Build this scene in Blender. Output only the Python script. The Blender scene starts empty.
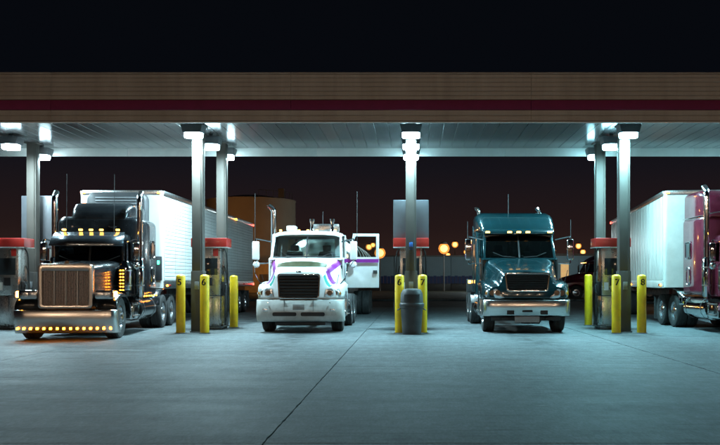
import bpy, bmesh, math, random
from mathutils import Vector, Matrix
R = math.radians
rng = random.Random(7)
S = bpy.context.scene
COL = S.collection

# ------------------------------------------------------------------ camera, sky, exposure
CH = 1.44
cam_d = bpy.data.cameras.new('camera'); cam = bpy.data.objects.new('camera', cam_d); COL.objects.link(cam)
cam.location = (0, 0, CH); cam.rotation_euler = (R(90), 0, 0)
cam_d.sensor_width = 36; cam_d.lens = 42.5; cam_d.shift_x = -51/720; cam_d.shift_y = 58.5/720
cam_d.clip_start = 0.1; cam_d.clip_end = 3000
S.camera = cam
W = bpy.data.worlds.new('World'); S.world = W; W.use_nodes = True
nt = W.node_tree; nt.nodes.clear()
out = nt.nodes.new('ShaderNodeOutputWorld'); bg = nt.nodes.new('ShaderNodeBackground')
tc = nt.nodes.new('ShaderNodeTexCoord'); sx = nt.nodes.new('ShaderNodeSeparateXYZ'); rp = nt.nodes.new('ShaderNodeValToRGB')
nt.links.new(tc.outputs['Generated'], sx.inputs[0]); nt.links.new(sx.outputs['Z'], rp.inputs[0])
nt.links.new(rp.outputs[0], bg.inputs[0]); nt.links.new(bg.outputs[0], out.inputs[0])
cr = rp.color_ramp
cr.elements[0].position = 0.0; cr.elements[0].color = (.040, .0200, .0145, 1)
cr.elements[1].position = 1.0; cr.elements[1].color = (.002, .003, .004, 1)
for p, c in ((.06, (.0200, .0108, .0105, 1)), (.13, (.0090, .0078, .0112, 1)), (.22, (.0024, .0032, .0052, 1))):
    e = cr.elements.new(p); e.color = c
bg.inputs[1].default_value = 0.85
S.view_settings.view_transform = 'Standard'; S.view_settings.look = 'None'
S.view_settings.exposure = 0; S.view_settings.gamma = 1; S.view_settings.use_curve_mapping = False
cy = S.cycles
cy.use_denoising = True; cy.max_bounces = 6; cy.diffuse_bounces = 3; cy.glossy_bounces = 4; cy.transmission_bounces = 4
cy.transparent_max_bounces = 8; cy.volume_bounces = 0; cy.sample_clamp_indirect = 4; cy.use_light_tree = True
cy.caustics_reflective = False; cy.caustics_refractive = False

LAMP_COL = (.44, .87, 1.0, 1)
LAMP_L = 1000.0
SODIUM = (1.0, .45, .12, 1)

# ------------------------------------------------------------------ materials
MATS = {}
def node(nt, t, **kw):
    n = nt.nodes.new(t)
    for k, v in kw.items(): setattr(n, k, v)
    return n
def mat(name, base=(.5,.5,.5), rough=.5, metal=0., coat=0., var=.15, vscale=3., bump=0., bscale=40., dirt=0., emit=None, es=0., stretch=None, dirtcol=(.03,.027,.022), spec=None):
    if name in MATS: return MATS[name]
    m = bpy.data.materials.new(name); m.use_nodes = True
    nt = m.node_tree; b = nt.nodes['Principled BSDF']
    b.inputs['Base Color'].default_value = (*base, 1); b.inputs['Roughness'].default_value = rough
    b.inputs['Metallic'].default_value = metal; b.inputs['Coat Weight'].default_value = coat; b.inputs['Coat Roughness'].default_value = .06
    if spec is not None: b.inputs['Specular IOR Level'].default_value = spec
    if emit:
        b.inputs['Emission Color'].default_value = emit; b.inputs['Emission Strength'].default_value = es
    g = node(nt, 'ShaderNodeNewGeometry'); src = g.outputs['Position']
    if stretch:
        mp = node(nt, 'ShaderNodeMapping'); mp.inputs['Scale'].default_value = stretch; nt.links.new(src, mp.inputs[0]); src = mp.outputs[0]
    if var > 0:
        n = node(nt, 'ShaderNodeTexNoise'); n.inputs['Scale'].default_value = vscale; n.inputs['Detail'].default_value = 6; n.inputs['Roughness'].default_value = .65
        nt.links.new(src, n.inputs['Vector'])
        mr = node(nt, 'ShaderNodeMapRange'); mr.inputs[1].default_value = .3; mr.inputs[2].default_value = .7
        mr.inputs[3].default_value = 1 - var; mr.inputs[4].default_value = 1 + var; nt.links.new(n.outputs[0], mr.inputs[0])
        vm = node(nt, 'ShaderNodeVectorMath', operation='SCALE'); vm.inputs[0].default_value = base; nt.links.new(mr.outputs[0], vm.inputs['Scale'])
        csrc = vm.outputs[0]
        if dirt > 0:
            n2 = node(nt, 'ShaderNodeTexNoise'); n2.inputs['Scale'].default_value = vscale*.6; n2.inputs['Detail'].default_value = 9; nt.links.new(src, n2.inputs['Vector'])
            m2 = node(nt, 'ShaderNodeMapRange'); m2.inputs[1].default_value = .45; m2.inputs[2].default_value = .75; m2.inputs[3].default_value = 0; m2.inputs[4].default_value = dirt
            nt.links.new(n2.outputs[0], m2.inputs[0])
            mx = node(nt, 'ShaderNodeMix', data_type='RGBA'); nt.links.new(m2.outputs[0], mx.inputs[0]); nt.links.new(csrc, mx.inputs[6]); mx.inputs[7].default_value = (*dirtcol, 1)
            csrc = mx.outputs[2]
        nt.links.new(csrc, b.inputs['Base Color'])
        m3 = node(nt, 'ShaderNodeMapRange'); m3.inputs[1].default_value = .3; m3.inputs[2].default_value = .7
        m3.inputs[3].default_value = max(.02, rough*(1-var)); m3.inputs[4].default_value = min(1, rough*(1+var*1.5)); nt.links.new(n.outputs[0], m3.inputs[0])
        nt.links.new(m3.outputs[0], b.inputs['Roughness'])
    if bump > 0:
        nb = node(nt, 'ShaderNodeTexNoise'); nb.inputs['Scale'].default_value = bscale; nb.inputs['Detail'].default_value = 5; nt.links.new(src, nb.inputs['Vector'])
        bp = node(nt, 'ShaderNodeBump'); bp.inputs['Strength'].default_value = bump; bp.inputs['Distance'].default_value = .02
        nt.links.new(nb.outputs[0], bp.inputs['Height']); nt.links.new(bp.outputs[0], b.inputs['Normal'])
    MATS[name] = m; return m
def glassmat(name, tint, alpha):
    m = bpy.data.materials.new(name); m.use_nodes = True; nt = m.node_tree; nt.nodes.clear()
    o = node(nt, 'ShaderNodeOutputMaterial'); mx = node(nt, 'ShaderNodeMixShader'); t = node(nt, 'ShaderNodeBsdfTransparent'); g = node(nt, 'ShaderNodeBsdfGlossy'); f = node(nt, 'ShaderNodeFresnel')
    n = node(nt, 'ShaderNodeTexNoise'); n.inputs['Scale'].default_value = 4; n.inputs['Detail'].default_value = 5
    geo = node(nt, 'ShaderNodeNewGeometry'); nt.links.new(geo.outputs['Position'], n.inputs['Vector'])
    mr = node(nt, 'ShaderNodeMapRange'); mr.inputs[3].default_value = .01; mr.inputs[4].default_value = .09; nt.links.new(n.outputs[0], mr.inputs[0]); nt.links.new(mr.outputs[0], g.inputs['Roughness'])
    t.inputs[0].default_value = (*tint, 1); f.inputs[0].default_value = 1.5
    ad = node(nt, 'ShaderNodeMath', operation='ADD'); ad.inputs[1].default_value = alpha; nt.links.new(f.outputs[0], ad.inputs[0])
    nt.links.new(ad.outputs[0], mx.inputs[0]); nt.links.new(t.outputs[0], mx.inputs[1]); nt.links.new(g.outputs[0], mx.inputs[2]); nt.links.new(mx.outputs[0], o.inputs[0])
    MATS[name] = m; return m

CHROME = mat('chrome', (.78,.79,.80), .07, 1, var=.12, vscale=2, bump=.02, bscale=6)
SATIN = mat('satin_chrome', (.76,.73,.70), .24, 1, var=.05, vscale=1.5)
BRUSHED = mat('brushed_steel', (.55,.56,.56), .28, 1, var=.2, vscale=8, bump=.03, stretch=(30,30,2))
ALLOY = mat('alloy_wheel', (.62,.63,.65), .22, 1, var=.2, vscale=9)
BLACKP = mat('black_paint', (.008,.010,.012), .22, 0, coat=.45, var=.25, dirt=.05)
WHITEP = mat('white_paint', (.80,.81,.81), .3, 0, coat=.4, var=.06, vscale=4, dirt=.28, dirtcol=(.34,.31,.26))
BUMPW = mat('grey_white_bumper', (.50,.50,.48), .4, 0, coat=.2, var=.12, vscale=5, dirt=.5, dirtcol=(.22,.2,.17))
TEALP = mat('teal_paint', (.004,.025,.030), .2, .2, coat=.9, var=.12, dirt=.10)
MAROON = mat('maroon_paint', (.105,.011,.024), .22, .1, coat=.8, var=.15, dirt=.10)
DARK = mat('dark_plastic', (.018,.018,.019), .55, var=.3, vscale=6)
FRAMEM = mat('chassis_black', (.022,.021,.020), .6, var=.4, vscale=5, dirt=.3, dirtcol=(.06,.05,.04))
RUBBER = mat('tyre_rubber', (.018,.018,.018), .8, var=.35, vscale=8, bump=.2, bscale=60, dirt=.3, dirtcol=(.06,.055,.05))
INTERIOR = mat('cab_interior', (.035,.033,.032), .8, var=.3, vscale=8)
SEATM = mat('cab_seat_cloth', (.05,.05,.055), .9, var=.3, vscale=20, bump=.2)
WINT = mat('cab_lining_pale', (.45,.46,.46), .7, var=.1)
MESHG = mat('grille_mesh', (.60,.49,.44), .42, .6, var=.5, vscale=26, bump=.6, bscale=70)
OLIVE = mat('olive_trim', (.12,.13,.07), .45, var=.25)
PURPLE = mat('purple_stripe', (.22,.02,.25), .3, coat=.5, var=.08)
GREENS = mat('green_stripe', (.01,.24,.20), .3, coat=.5, var=.08)
TRAILW = mat('trailer_white', (.48,.48,.47), .5, 0, coat=0, var=.08, vscale=1.2, dirt=.22, dirtcol=(.35,.33,.30))
TRAILA = mat('trailer_aluminium', (.52,.49,.45), .36, .15, var=.12, vscale=2, dirt=.2, dirtcol=(.25,.23,.2))
TANKA = mat('polished_tank', (.62,.60,.57), .2, 1, var=.25, vscale=3)
REEFG = mat('reefer_grey', (.035,.038,.042), .45, var=.2)
DIVID = mat('grille_divider', (.55,.53,.50), .4, .4, var=.1)
AMBER = mat('amber_lamp', (.9,.35,.02), .2, var=0, emit=(1,.27,.012,1), es=42)
AMBERX = mat('amber_turn_signal', (.9,.35,.02), .2, var=0, emit=(1,.42,.06,1), es=22)
AMBERR = mat('amber_cab_lamp', (.9,.35,.05), .2, var=0, emit=(1,.42,.06,1), es=9)
AMBERL = mat('amber_roof_lamp', (.9,.4,.05), .2, var=0, emit=(1,.50,.12,1), es=7)
REDL = mat('red_lamp', (.8,.02,.02), .2, var=0, emit=(1,.05,.03,1), es=14)
GREENL = mat('green_lamp', (.02,.8,.3), .2, var=0, emit=(.05,1,.45,1), es=9)
LENS = mat('headlamp_lens', (.85,.88,.9), .18, .75, var=.15, vscale=10, bump=.35, bscale=20)
GLASS = glassmat('cab_glass', (.80,.88,.87), .03)
GLASSD = glassmat('tinted_glass', (.30,.36,.37), .03)
STEELC = mat('column_paint', (.060,.051,.042), .65, .05, var=.15, vscale=2, dirt=.35, dirtcol=(.08,.07,.06))
GUARD = mat('dark_guard', (.045,.040,.036), .5, .2, var=.3, dirt=.3)
SOFFIT = mat('soffit_panel', (.30,.32,.33), .20, .45, var=.10, vscale=.5, stretch=(1.5,.25,1))
FASC = mat('fascia_panel_beige', (.40,.355,.31), .5, .1, var=.12, vscale=.8, dirt=.35, dirtcol=(.17,.14,.11), stretch=(3.5,1,.45))
FASCR = mat('fascia_maroon', (.21,.028,.085), .7, var=.1, spec=.15)
FASCW = mat('fascia_back_white', (.78,.79,.75), .45, var=.06)
HOUSING = mat('lamp_housing', (.16,.17,.18), .5, .3, var=.2)
LAMPLENS = {x: mat('lamp_lens_%s' % n, (.9,.95,.95), .3, var=0, emit=c, es=LAMP_L) for x, n, c in ((-12,'white',(.62,.90,1,1)),(-6,'white_blue',(.58,.89,1,1)),(0,'blue',(.47,.86,1,1)),(6,'green',(.36,.83,.96,1)),(12,'green_blue',(.40,.84,1,1)))}
RINGM = {x: mat('lamp_ring_%s' % n, (.9,.95,.95), .3, var=0, emit=c, es=28) for x, n, c in ((-12,'white',(.62,.90,1,1)),(-6,'white_blue',(.58,.89,1,1)),(0,'blue',(.47,.86,1,1)),(6,'green',(.36,.83,.96,1)),(12,'green_blue',(.40,.84,1,1)))}
YELLOW = mat('bollard_yellow', (.80,.52,.008), .42, var=.10, vscale=5, dirt=.35, dirtcol=(.22,.17,.03), bump=.05)
NUMB = mat('stencil_black', (.012,.012,.012), .6, var=.2)
REDV = mat('valance_red', (.40,.022,.016), .35, coat=.3, var=.08, dirt=.1)
STAIN = mat('stainless', (.42,.41,.39), .27, .95, var=.08, vscale=3)
SIGNG = mat('sign_grey', (.10,.105,.115), .4, .1, var=.08)
SCREEN = mat('screen_glass', (.02,.024,.026), .1, var=.1)
HOSE = mat('hose_rubber', (.012,.012,.012), .5, var=.2)
BINM = mat('bin_grey', (.035,.037,.039), .5, var=.2, vscale=6, dirt=.3, dirtcol=(.12,.11,.1))
BLUEP = mat('blue_plastic', (.02,.10,.32), .35, var=.1)
PAPER = mat('notice_pale', (.6,.6,.55), .7, var=.1)
TANKP = mat('tank_beige', (.42,.34,.25), .65, var=.10, vscale=.25, dirt=.25, dirtcol=(.2,.14,.1))
WALLG = mat('warehouse_pale', (.24,.36,.42), .7, var=.10, vscale=.3, dirt=.2, dirtcol=(.25,.24,.2))
WALLB = mat('warehouse_blue', (.02,.05,.16), .6, var=.2)
SHEDM = mat('shed_ochre', (.45,.34,.2), .7, var=.15, dirt=.2)
SODL = mat('added_sodium_lens', (1,.7,.4), .3, var=0, emit=SODIUM, es=190)
SODW = mat('added_sodium_small', (1,.7,.4), .3, var=0, emit=SODIUM, es=260)
WARML = mat('added_warm_lens', (1,.8,.6), .3, var=0, emit=(1,.70,.46,1), es=730)
BULB = mat('sodium_bulb', (1,.6,.3), .3, var=0, emit=(1,.48,.11,1), es=4.5)
def halo_shell():  # glowing shell paints the orange halo around each distant bulb
    m = bpy.data.materials.new('amber_halo_shell'); m.use_nodes = True; nt = m.node_tree; nt.nodes.clear()
    o = node(nt,'ShaderNodeOutputMaterial'); mx = node(nt,'ShaderNodeMixShader'); t = node(nt,'ShaderNodeBsdfTransparent'); e = node(nt,'ShaderNodeEmission')
    e.inputs[0].default_value = (1,.33,.055,1); e.inputs[1].default_value = 2.6; mx.inputs[0].default_value = .26
    nt.links.new(t.outputs[0],mx.inputs[1]); nt.links.new(e.outputs[0],mx.inputs[2]); nt.links.new(mx.outputs[0],o.inputs[0]); return m
AMBHALO = halo_shell()
COOLL = mat('added_cool_lens', (.9,1,1), .3, var=0, emit=(.7,.95,1,1), es=520)
POLEM = mat('pole_steel', (.12,.11,.10), .5, .4, var=.2)
GRASSM = mat('verge_grass', (.022,.021,.010), .95, var=.4, vscale=1.5, bump=.6, bscale=20)
ASPH = mat('asphalt', (.05,.049,.047), .8, var=.3, vscale=.8, bump=.3, bscale=60, dirt=.3, dirtcol=(.08,.075,.07))

def concrete():
    m = bpy.data.materials.new('concrete'); m.use_nodes = True; nt = m.node_tree; b = nt.nodes['Principled BSDF']
    g = node(nt, 'ShaderNodeNewGeometry'); P = g.outputs['Position']
    def noise(scale, stretch=(1,1,1), det=6, dist=0):
        mp = node(nt, 'ShaderNodeMapping'); mp.inputs['Scale'].default_value = stretch; nt.links.new(P, mp.inputs[0])
        n = node(nt, 'ShaderNodeTexNoise'); n.inputs['Scale'].default_value = scale; n.inputs['Detail'].default_value = det; n.inputs['Roughness'].default_value = .62; n.inputs['Distortion'].default_value = dist
        nt.links.new(mp.outputs[0], n.inputs['Vector']); return n.outputs[0]
    def rng_(s, a, bb, c, d):
        r = node(nt, 'ShaderNodeMapRange'); nt.links.new(s, r.inputs[0])
        for i, v in zip((1,2,3,4), (a,bb,c,d)): r.inputs[i].default_value = v
        return r.outputs[0]
    def mul(a, bb):
        k = node(nt, 'ShaderNodeMath', operation='MULTIPLY'); nt.links.new(a, k.inputs[0]); nt.links.new(bb, k.inputs[1]); return k.outputs[0]
    blot = rng_(noise(.35), .3, .7, .86, 1.10)
    streak = rng_(noise(3.2, (.30, 1.3, 1), 10, .8), .50, .60, 1.05, .80)
    fine = rng_(noise(22, (1.6,.45,1), 4), .3, .7, .66, 1.28)
    streak2 = rng_(noise(2.4, (.22, 2.2, 1), 10, 1.0), .60, .66, 1.0, .58)
    spots = rng_(noise(1.3, det=4), .66, .74, 1.0, .60)
    mid = rng_(noise(5.0, (1.3,.5,1), 7), .3, .7, .70, 1.26)
    v = mul(mul(mul(mul(mul(blot, streak), fine), streak2), spots), mid)
    sep = node(nt,'ShaderNodeSeparateXYZ'); nt.links.new(P, sep.inputs[0])
    def mth(op, a, val=None):
        k = node(nt,'ShaderNodeMath',operation=op); nt.links.new(a,k.inputs[0])
        if val is not None: k.inputs[1].default_value = val
        return k.outputs[0]
    lane = mth('ABSOLUTE', mth('SUBTRACT', mth('FLOORED_MODULO', sep.outputs['X'], 6.0), 3.0))
    band = rng_(lane, .15, .75, 1.0, 0.0); far = rng_(sep.outputs['Y'], 14.0, 21.0, 0.0, 1.0)
    drip = rng_(noise(2.2, (1,.6,1), 8, .5), .36, .60, 0.0, .75)
    keep = mth('MULTIPLY', mul(mul(band, far), drip), -1.0); keep = mth('ADD', keep, 1.0)
    isl = rng_(lane, 2.0, 2.5, 0.0, 1.0); oil = rng_(noise(1.5, (1,1,1), 8, .3), .44, .58, 0.0, .6)
    far2 = rng_(sep.outputs['Y'], 21.5, 23.0, 0.0, 1.0)
    keep2 = mth('ADD', mth('MULTIPLY', mul(mul(isl, far2), oil), -1.0), 1.0)
    v = mul(mul(v, keep), keep2)
    vm = node(nt, 'ShaderNodeVectorMath', operation='SCALE'); vm.inputs[0].default_value = (.120,.136,.140); nt.links.new(v, vm.inputs['Scale'])
    # worn pale scuffs
    sc = rng_(noise(1.3, (.3, 3.4, 1), 9, .5), .68, .72, 0, .6)
    mx = node(nt, 'ShaderNodeMix', data_type='RGBA'); nt.links.new(sc, mx.inputs[0]); nt.links.new(vm.outputs[0], mx.inputs[6]); mx.inputs[7].default_value = (.62,.61,.58,1)
    nt.links.new(mx.outputs[2], b.inputs['Base Color'])
    nt.links.new(rng_(noise(.8, (.4,1.5,1)), .3, .7, .60, .70), b.inputs['Roughness'])
    bp = node(nt, 'ShaderNodeBump'); bp.inputs['Strength'].default_value = .25; bp.inputs['Distance'].default_value = .01
    nt.links.new(noise(45, (.35,1.4,1), 5), bp.inputs['Height']); nt.links.new(bp.outputs[0], b.inputs['Normal'])
    b.inputs['Specular IOR Level'].default_value=.22
    MATS['concrete'] = m; return m
CONC = concrete()

# ------------------------------------------------------------------ mesh helpers
def catmull(pts, n):
    out = []; pts = [Vector(p) for p in pts]; L = len(pts)
    for i in range(L-1):
        p0 = pts[max(0,i-1)]; p1 = pts[i]; p2 = pts[i+1]; p3 = pts[min(L-1,i+2)]
        for k in range(n):
            t = k/n
            out.append(.5*((2*p1)+(p2-p0)*t+(2*p0-5*p1+4*p2-p3)*t*t+(3*p1-p0-3*p2+p3)*t**3))
    out.append(pts[-1]); return out
class MB:
    def __init__(s): s.v = []; s.f = []
    def add(s, vs, fs):
        o = len(s.v); s.v += [tuple(v) for v in vs]; s.f += [tuple(i+o for i in f) for f in fs]; return s
    def bb(s, x0,x1,y0,y1,z0,z1):
        return s.add([(x0,y0,z0),(x1,y0,z0),(x1,y1,z0),(x0,y1,z0),(x0,y0,z1),(x1,y0,z1),(x1,y1,z1),(x0,y1,z1)],
                     [(0,3,2,1),(4,5,6,7),(0,1,5,4),(1,2,6,5),(2,3,7,6),(3,0,4,7)])
    def lathe(s, prof, o, axis='z', n=24, cap=True):
        o = Vector(o); vs = []; fs = []
        for r, h in prof:
            for k in range(n):
                a = 2*math.pi*k/n; c, d = r*math.cos(a), r*math.sin(a)
                vs.append(o + (Vector((c,d,h)) if axis=='z' else Vector((h,c,d)) if axis=='x' else Vector((d,h,c))))
        for i in range(len(prof)-1):
            for k in range(n):
                k2 = (k+1)%n; fs.append((i*n+k, i*n+k2, (i+1)*n+k2, (i+1)*n+k))
        if cap:
            fs.append(tuple(range(n))[::-1]); fs.append(tuple((len(prof)-1)*n+k for k in range(n)))
        return s.add(vs, fs)
    def tube(s, pts, r, n=8, cap=True):
        pts = [Vector(p) for p in pts]; vs = []; fs = []; up = Vector((0,0,1)); N = None
        for i, p in enumerate(pts):
            d = (pts[min(i+1,len(pts)-1)]-pts[max(i-1,0)]).normalized()
            if N is None: N = d.orthogonal().normalized()
            else: N = (N - d*N.dot(d)).normalized()
            B = d.cross(N); rr = r[i] if isinstance(r,(list,tuple)) else r
            for k in range(n):
                a = 2*math.pi*k/n; vs.append(p+N*rr*math.cos(a)+B*rr*math.sin(a))
        for i in range(len(pts)-1):
            for k in range(n):
                k2=(k+1)%n; fs.append((i*n+k,i*n+k2,(i+1)*n+k2,(i+1)*n+k))
        if cap: fs.append(tuple(range(n))[::-1]); fs.append(tuple((len(pts)-1)*n+k for k in range(n)))
        return s.add(vs, fs)
    def loft(s, secs, close=False, c0=False, c1=False):
        n = len(secs[0]); vs = [v for q in secs for v in q]; fs = []
        for i in range(len(secs)-1):
            for k in range(n if close else n-1):
                k2=(k+1)%n; fs.append((i*n+k,i*n+k2,(i+1)*n+k2,(i+1)*n+k))
        if c0: fs.append(tuple(range(n))[::-1])
        if c1: fs.append(tuple((len(secs)-1)*n+k for k in range(n)))
        return s.add(vs, fs)
    def prism(s, poly, axis, a, b):
        def P(u, w, t): return (t,u,w) if axis=='x' else (u,t,w) if axis=='y' else (u,w,t)
        n = len(poly); vs = [P(u,w,a) for u,w in poly]+[P(u,w,b) for u,w in poly]
        fs = [tuple(range(n))[::-1], tuple(range(n,2*n))]+[(k,(k+1)%n,n+(k+1)%n,n+k) for k in range(n)]
        return s.add(vs, fs)
    def frame(s, outer, inner, th):
        O=[Vector(p) for p in outer]; I=[Vector(p) for p in inner]
        nrm=(O[1]-O[0]).cross(O[2]-O[0]).normalized()*th
        vs=O+I+[p+nrm for p in O]+[p+nrm for p in I]; fs=[]
        for k in range(4):
            j=(k+1)%4
            fs+=[(k,j,4+j,4+k),(8+k,12+k,12+j,8+j),(k,8+k,8+j,j),(4+k,4+j,12+j,12+k)]
        return s.add(vs,fs)
    def quad(s, q, th):
        Q=[Vector(p) for p in q]; nrm=(Q[1]-Q[0]).cross(Q[2]-Q[0]).normalized()*th
        return s.add(Q+[p+nrm for p in Q],[(0,1,2,3),(7,6,5,4),(0,4,5,1),(1,5,6,2),(2,6,7,3),(3,7,4,0)])
    def build(s, name, m, parent=None, bevel=0, seg=2, sharp=35, loc=None):
        me = bpy.data.meshes.new(name); me.from_pydata(s.v, [], s.f)
        bm = bmesh.new(); bm.from_mesh(me); bmesh.ops.recalc_face_normals(bm, faces=bm.faces)
        if bevel:
            sharp=min(sharp,28)
            ed=[e for e in bm.edges if len(e.link_faces)==2 and e.calc_face_angle(0)>R(30)]
            bmesh.ops.bevel(bm, geom=ed, offset=bevel, segments=seg, profile=.5, affect='EDGES', clamp_overlap=True)
        bm.to_mesh(me); bm.free(); me.materials.append(m); me.shade_smooth(); me.set_sharp_from_angle(angle=R(sharp))
        o = bpy.data.objects.new(name, me); COL.objects.link(o)
        if parent: o.parent = parent
        if loc: o.location = loc
        return o
def rrect(x0,x1,z0,z1,r,n=4):
    pts=[]
    for cx,cz,a0 in ((x1-r,z1-r,0),(x0+r,z1-r,90),(x0+r,z0+r,180),(x1-r,z0+r,270)):
        for k in range(n+1):
            a=R(a0+90*k/n); pts.append((cx+r*math.cos(a),cz+r*math.sin(a)))
    return pts
def tag(o, label=None, cat=None, group=None, kind=None):
    if label: o['label']=label
    if cat: o['category']=cat
    if group: o['group']=group
    if kind: o['kind']=kind
    return o
def empty(name, loc, rz=0, label=None, cat=None, group=None):
    o=bpy.data.objects.new(name,None); COL.objects.link(o); o.location=loc; o.rotation_euler=(0,0,rz); o.empty_display_size=.3
    return tag(o,label,cat,group)
def dup(o, parent, loc):
    c=o.copy(); COL.objects.link(c); c.parent=parent; c.location=loc; return c

# ------------------------------------------------------------------ ground
g=MB().bb(-560,560,-90,560,-.25,-.03).build('ground', ASPH); tag(g,kind='structure')
fc=MB().bb(-29,29.5,-7.3,46.2,-.0295,-.018).build('forecourt', ASPH); tag(fc,kind='structure')
PX, PY = 6.1, 4.85
slab=None
for i in range(-4,5):
    for j in range(-2,8):
        x=-1.31+PX*i+(.010 if i>=0 else 0)+(0 if i else -.008); y=7.55+PY*j; z=rng.uniform(-.0015,.0015)
        if slab is None:
            w=PX-.014; hgt=PY-.012; per=[]
            for k in range(30): per.append((.007+w*k/30+rng.uniform(-.02,.02)*(k>0),.006-rng.uniform(0,.004)+.009*(rng.random()>.8)))
            for k in range(36): per.append((PX-.007-.012*rng.random()*(rng.random()>.6)+rng.uniform(-.002,.005),.006+hgt*k/36))
            for k in range(30): per.append((PX-.007-w*k/30,PY-.006+rng.uniform(-.002,.003)))
            for k in range(36): per.append((.007+.012*rng.random()*(rng.random()>.6)+rng.uniform(-.005,.002),PY-.006-hgt*k/36))
            slab=MB().prism(per,'z',-.0175,0).build('concrete_slab', CONC, fc, sharp=30); slab.location=(x,y,z)
        else: dup(slab, fc, (x,y,z))
vg=MB().bb(-90,90,62,63.4,-.029,.10).build('kerb', CONC, bevel=.02); tag(vg,kind='structure')
vg=MB().bb(-90,90,63.42,120,-.029,.12).build('verge', GRASSM); tag(vg,kind='structure')

# ------------------------------------------------------------------ canopy
CX0, CX1, CY0, CY1, CZ = -15.6, 15.6, 22.1, 28.1, 5.82
can=empty('fuel_canopy',(0,25,5),0,'long flat canopy with beige ribbed fascia and maroon stripe over the diesel lanes','canopy')
can.location=(0,0,0)
sp=None; k=0; x=CX0+.06
while x+.39<CX1:
    if sp is None:
        sp=MB().bb(.004,.386,CY0+.06,CY1-.06,0,.03).add([(.02,CY0+.06,-.002)]*0,[]).build('soffit_panel',SOFFIT,can,bevel=.006,seg=1); sp.location=(x,0,CZ)
    else: dup(sp,can,(x,0,CZ+rng.uniform(0,.0015)))
    x+=.392
MB().bb(CX0+.05,CX1-.05,CY0+.05,CY1-.05,CZ+.045,CZ+.82).build('roof_deck',FASCW,can)
seg=(CX1-CX0)/5
def ribs(z0,z1,n,y,d):
    pts=[]; h=(z1-z0)/n
    for i in range(n):
        a=z0+i*h; pts+=[(y,a+.01),(y-d,a+.022),(y-d,a+h-.012),(y,a+h-.002)]
    pts+=[(y+.03,z1),(y+.03,z0)]
    return pts
for i in range(5):
    a=CX0+i*seg+.003; b=CX0+(i+1)*seg-.003
    MB().prism(ribs(6.14,6.82,6,CY0,.018),'x',a,b).build('fascia_panel',FASC,can,sharp=20)
    MB().prism(ribs(5.585,5.885,2,CY0,.018),'x',a,b).build('fascia_panel',FASC,can,sharp=20)
    MB().bb(a,b,CY0-.030,CY0+.03,5.888,6.137).build('fascia_stripe',FASCR,can,bevel=.008)
    MB().bb(a,b,CY0-.035,CY0+.035,5.55,5.582).build('fascia_trim',FASCW,can,bevel=.005)
    MB().bb(a,b,CY0-.03,CY0+.04,6.823,6.86).build('fascia_cap',FASC,can,bevel=.005)
    MB().bb(a,b,CY1-.03,CY1+.03,5.56,6.82).build('rear_fascia',FASCW,can,bevel=.005)
for s in (CX0,CX1):
    MB().bb(s-.03,s+.03,CY0+.036,CY1-.031,5.56,6.82).build('end_fascia',FASC,can,bevel=.005)

ROWS=(-12,-6,0,6,12)
rowname={-12:'the island beside the black truck','-6':''}
ISL={-12:'island beside the black truck\'s right flank',-6:'island between black truck and white truck',0:'island with the grey rubbish bin',6:'island between teal truck and maroon truck',12:'island beyond the maroon truck'}
for x in ROWS:
    for y,w in ((24.0,'front'),(27.0,'rear')):
        c=empty('canopy_column',(x,y,0),0,f'{w} steel canopy column on the {ISL[x]}','column','canopy columns in pairs on the islands')
        MB().bb(-.15,.15,-.15,.15,.02,CZ-.002).build('shaft',STEELC,c,bevel=.015)
        MB().bb(-.2,.2,-.2,.2,0,.03).build('base_plate',FRAMEM,c,bevel=.005)
        MB().bb(-.172,.172,-.172,.172,.032,1.72).build('base_guard',GUARD,c,bevel=.015)
        MB().bb(-.06,.06,-.215,-.174,1.2,1.42).build('junction_box',HOUSING,c,bevel=.008)
        MB().tube([(.10,-.168,1.3),(.10,-.168,5.6)],.014,6).build('conduit',STEELC,c)
        MB().bb(-.22,.22,-.22,.22,CZ-.03,CZ-.003).build('cap_plate',STEELC,c,bevel=.004)
# lamps: three flood boxes along each column row
def canopy_lamp(x,y,tilt,label):
    f=empty('canopy_lamp',(x,y,CZ),0,label,'lamp','box lamps under the canopy')
    a=R(tilt); ca,sa=math.cos(a),math.sin(a)
    def tp(p):
        q=Vector(p); return Vector((q.x, q.y*ca-(q.z)*sa*-1 if False else q.y*ca+q.z*sa, -q.y*sa*-1*-1+q.z*ca))
    m=MB()
    prof=[(-.25,-.21),(.25,-.21),(.30,-.02),(.30,.02),(-.30,.02),(-.30,-.02)]
    m.prism([(u,w) for u,w in prof],'y',-.24,.24); m.v=[tuple(Vector((p[0],p[1]*ca-p[2]*sa,p[1]*sa+p[2]*ca))+Vector((0,0,-.09))) for p in m.v]
    h=m.build('housing',HOUSING,f,bevel=.015)
    m=MB(); n=18; secs=[]
    def sup(r,z): return [(.25*r*math.copysign(abs(math.cos(q))**.7,math.cos(q)),.235*r*math.copysign(abs(math.sin(q))**.7,math.sin(q)),z) for q in [2*math.pi*k/n for k in range(n)]]
    def place(m):
        m.v=[tuple(Vector((p[0],p[1]*ca-p[2]*sa,p[1]*sa+p[2]*ca))+Vector((0,0,-.09))) for p in m.v]; return m
    place(m.loft([sup(.97,-.212),sup(1,-.25),sup(.98,-.31),sup(.93,-.335)],True)).build('lens_ring',RINGM[x],f)
    place(MB().loft([sup(.93,-.336),sup(.5,-.345),sup(.02,-.348)],True,False,True)).build('lens',LAMPLENS[x],f)
    MB().bb(-.05,.05,-.05,.05,-.08,-.003).build('mount',HOUSING,f,bevel=.004)
    return f
for x in ROWS:
    canopy_lamp(x,23.45,3,f'lit box lamp before the front column of the {ISL[x]}')
    canopy_lamp(x,25.5,0,f'lit box lamp between the two columns of the {ISL[x]}')
    canopy_lamp(x,27.62,0,f'lit box lamp behind the rear column of the {ISL[x]}')

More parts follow.
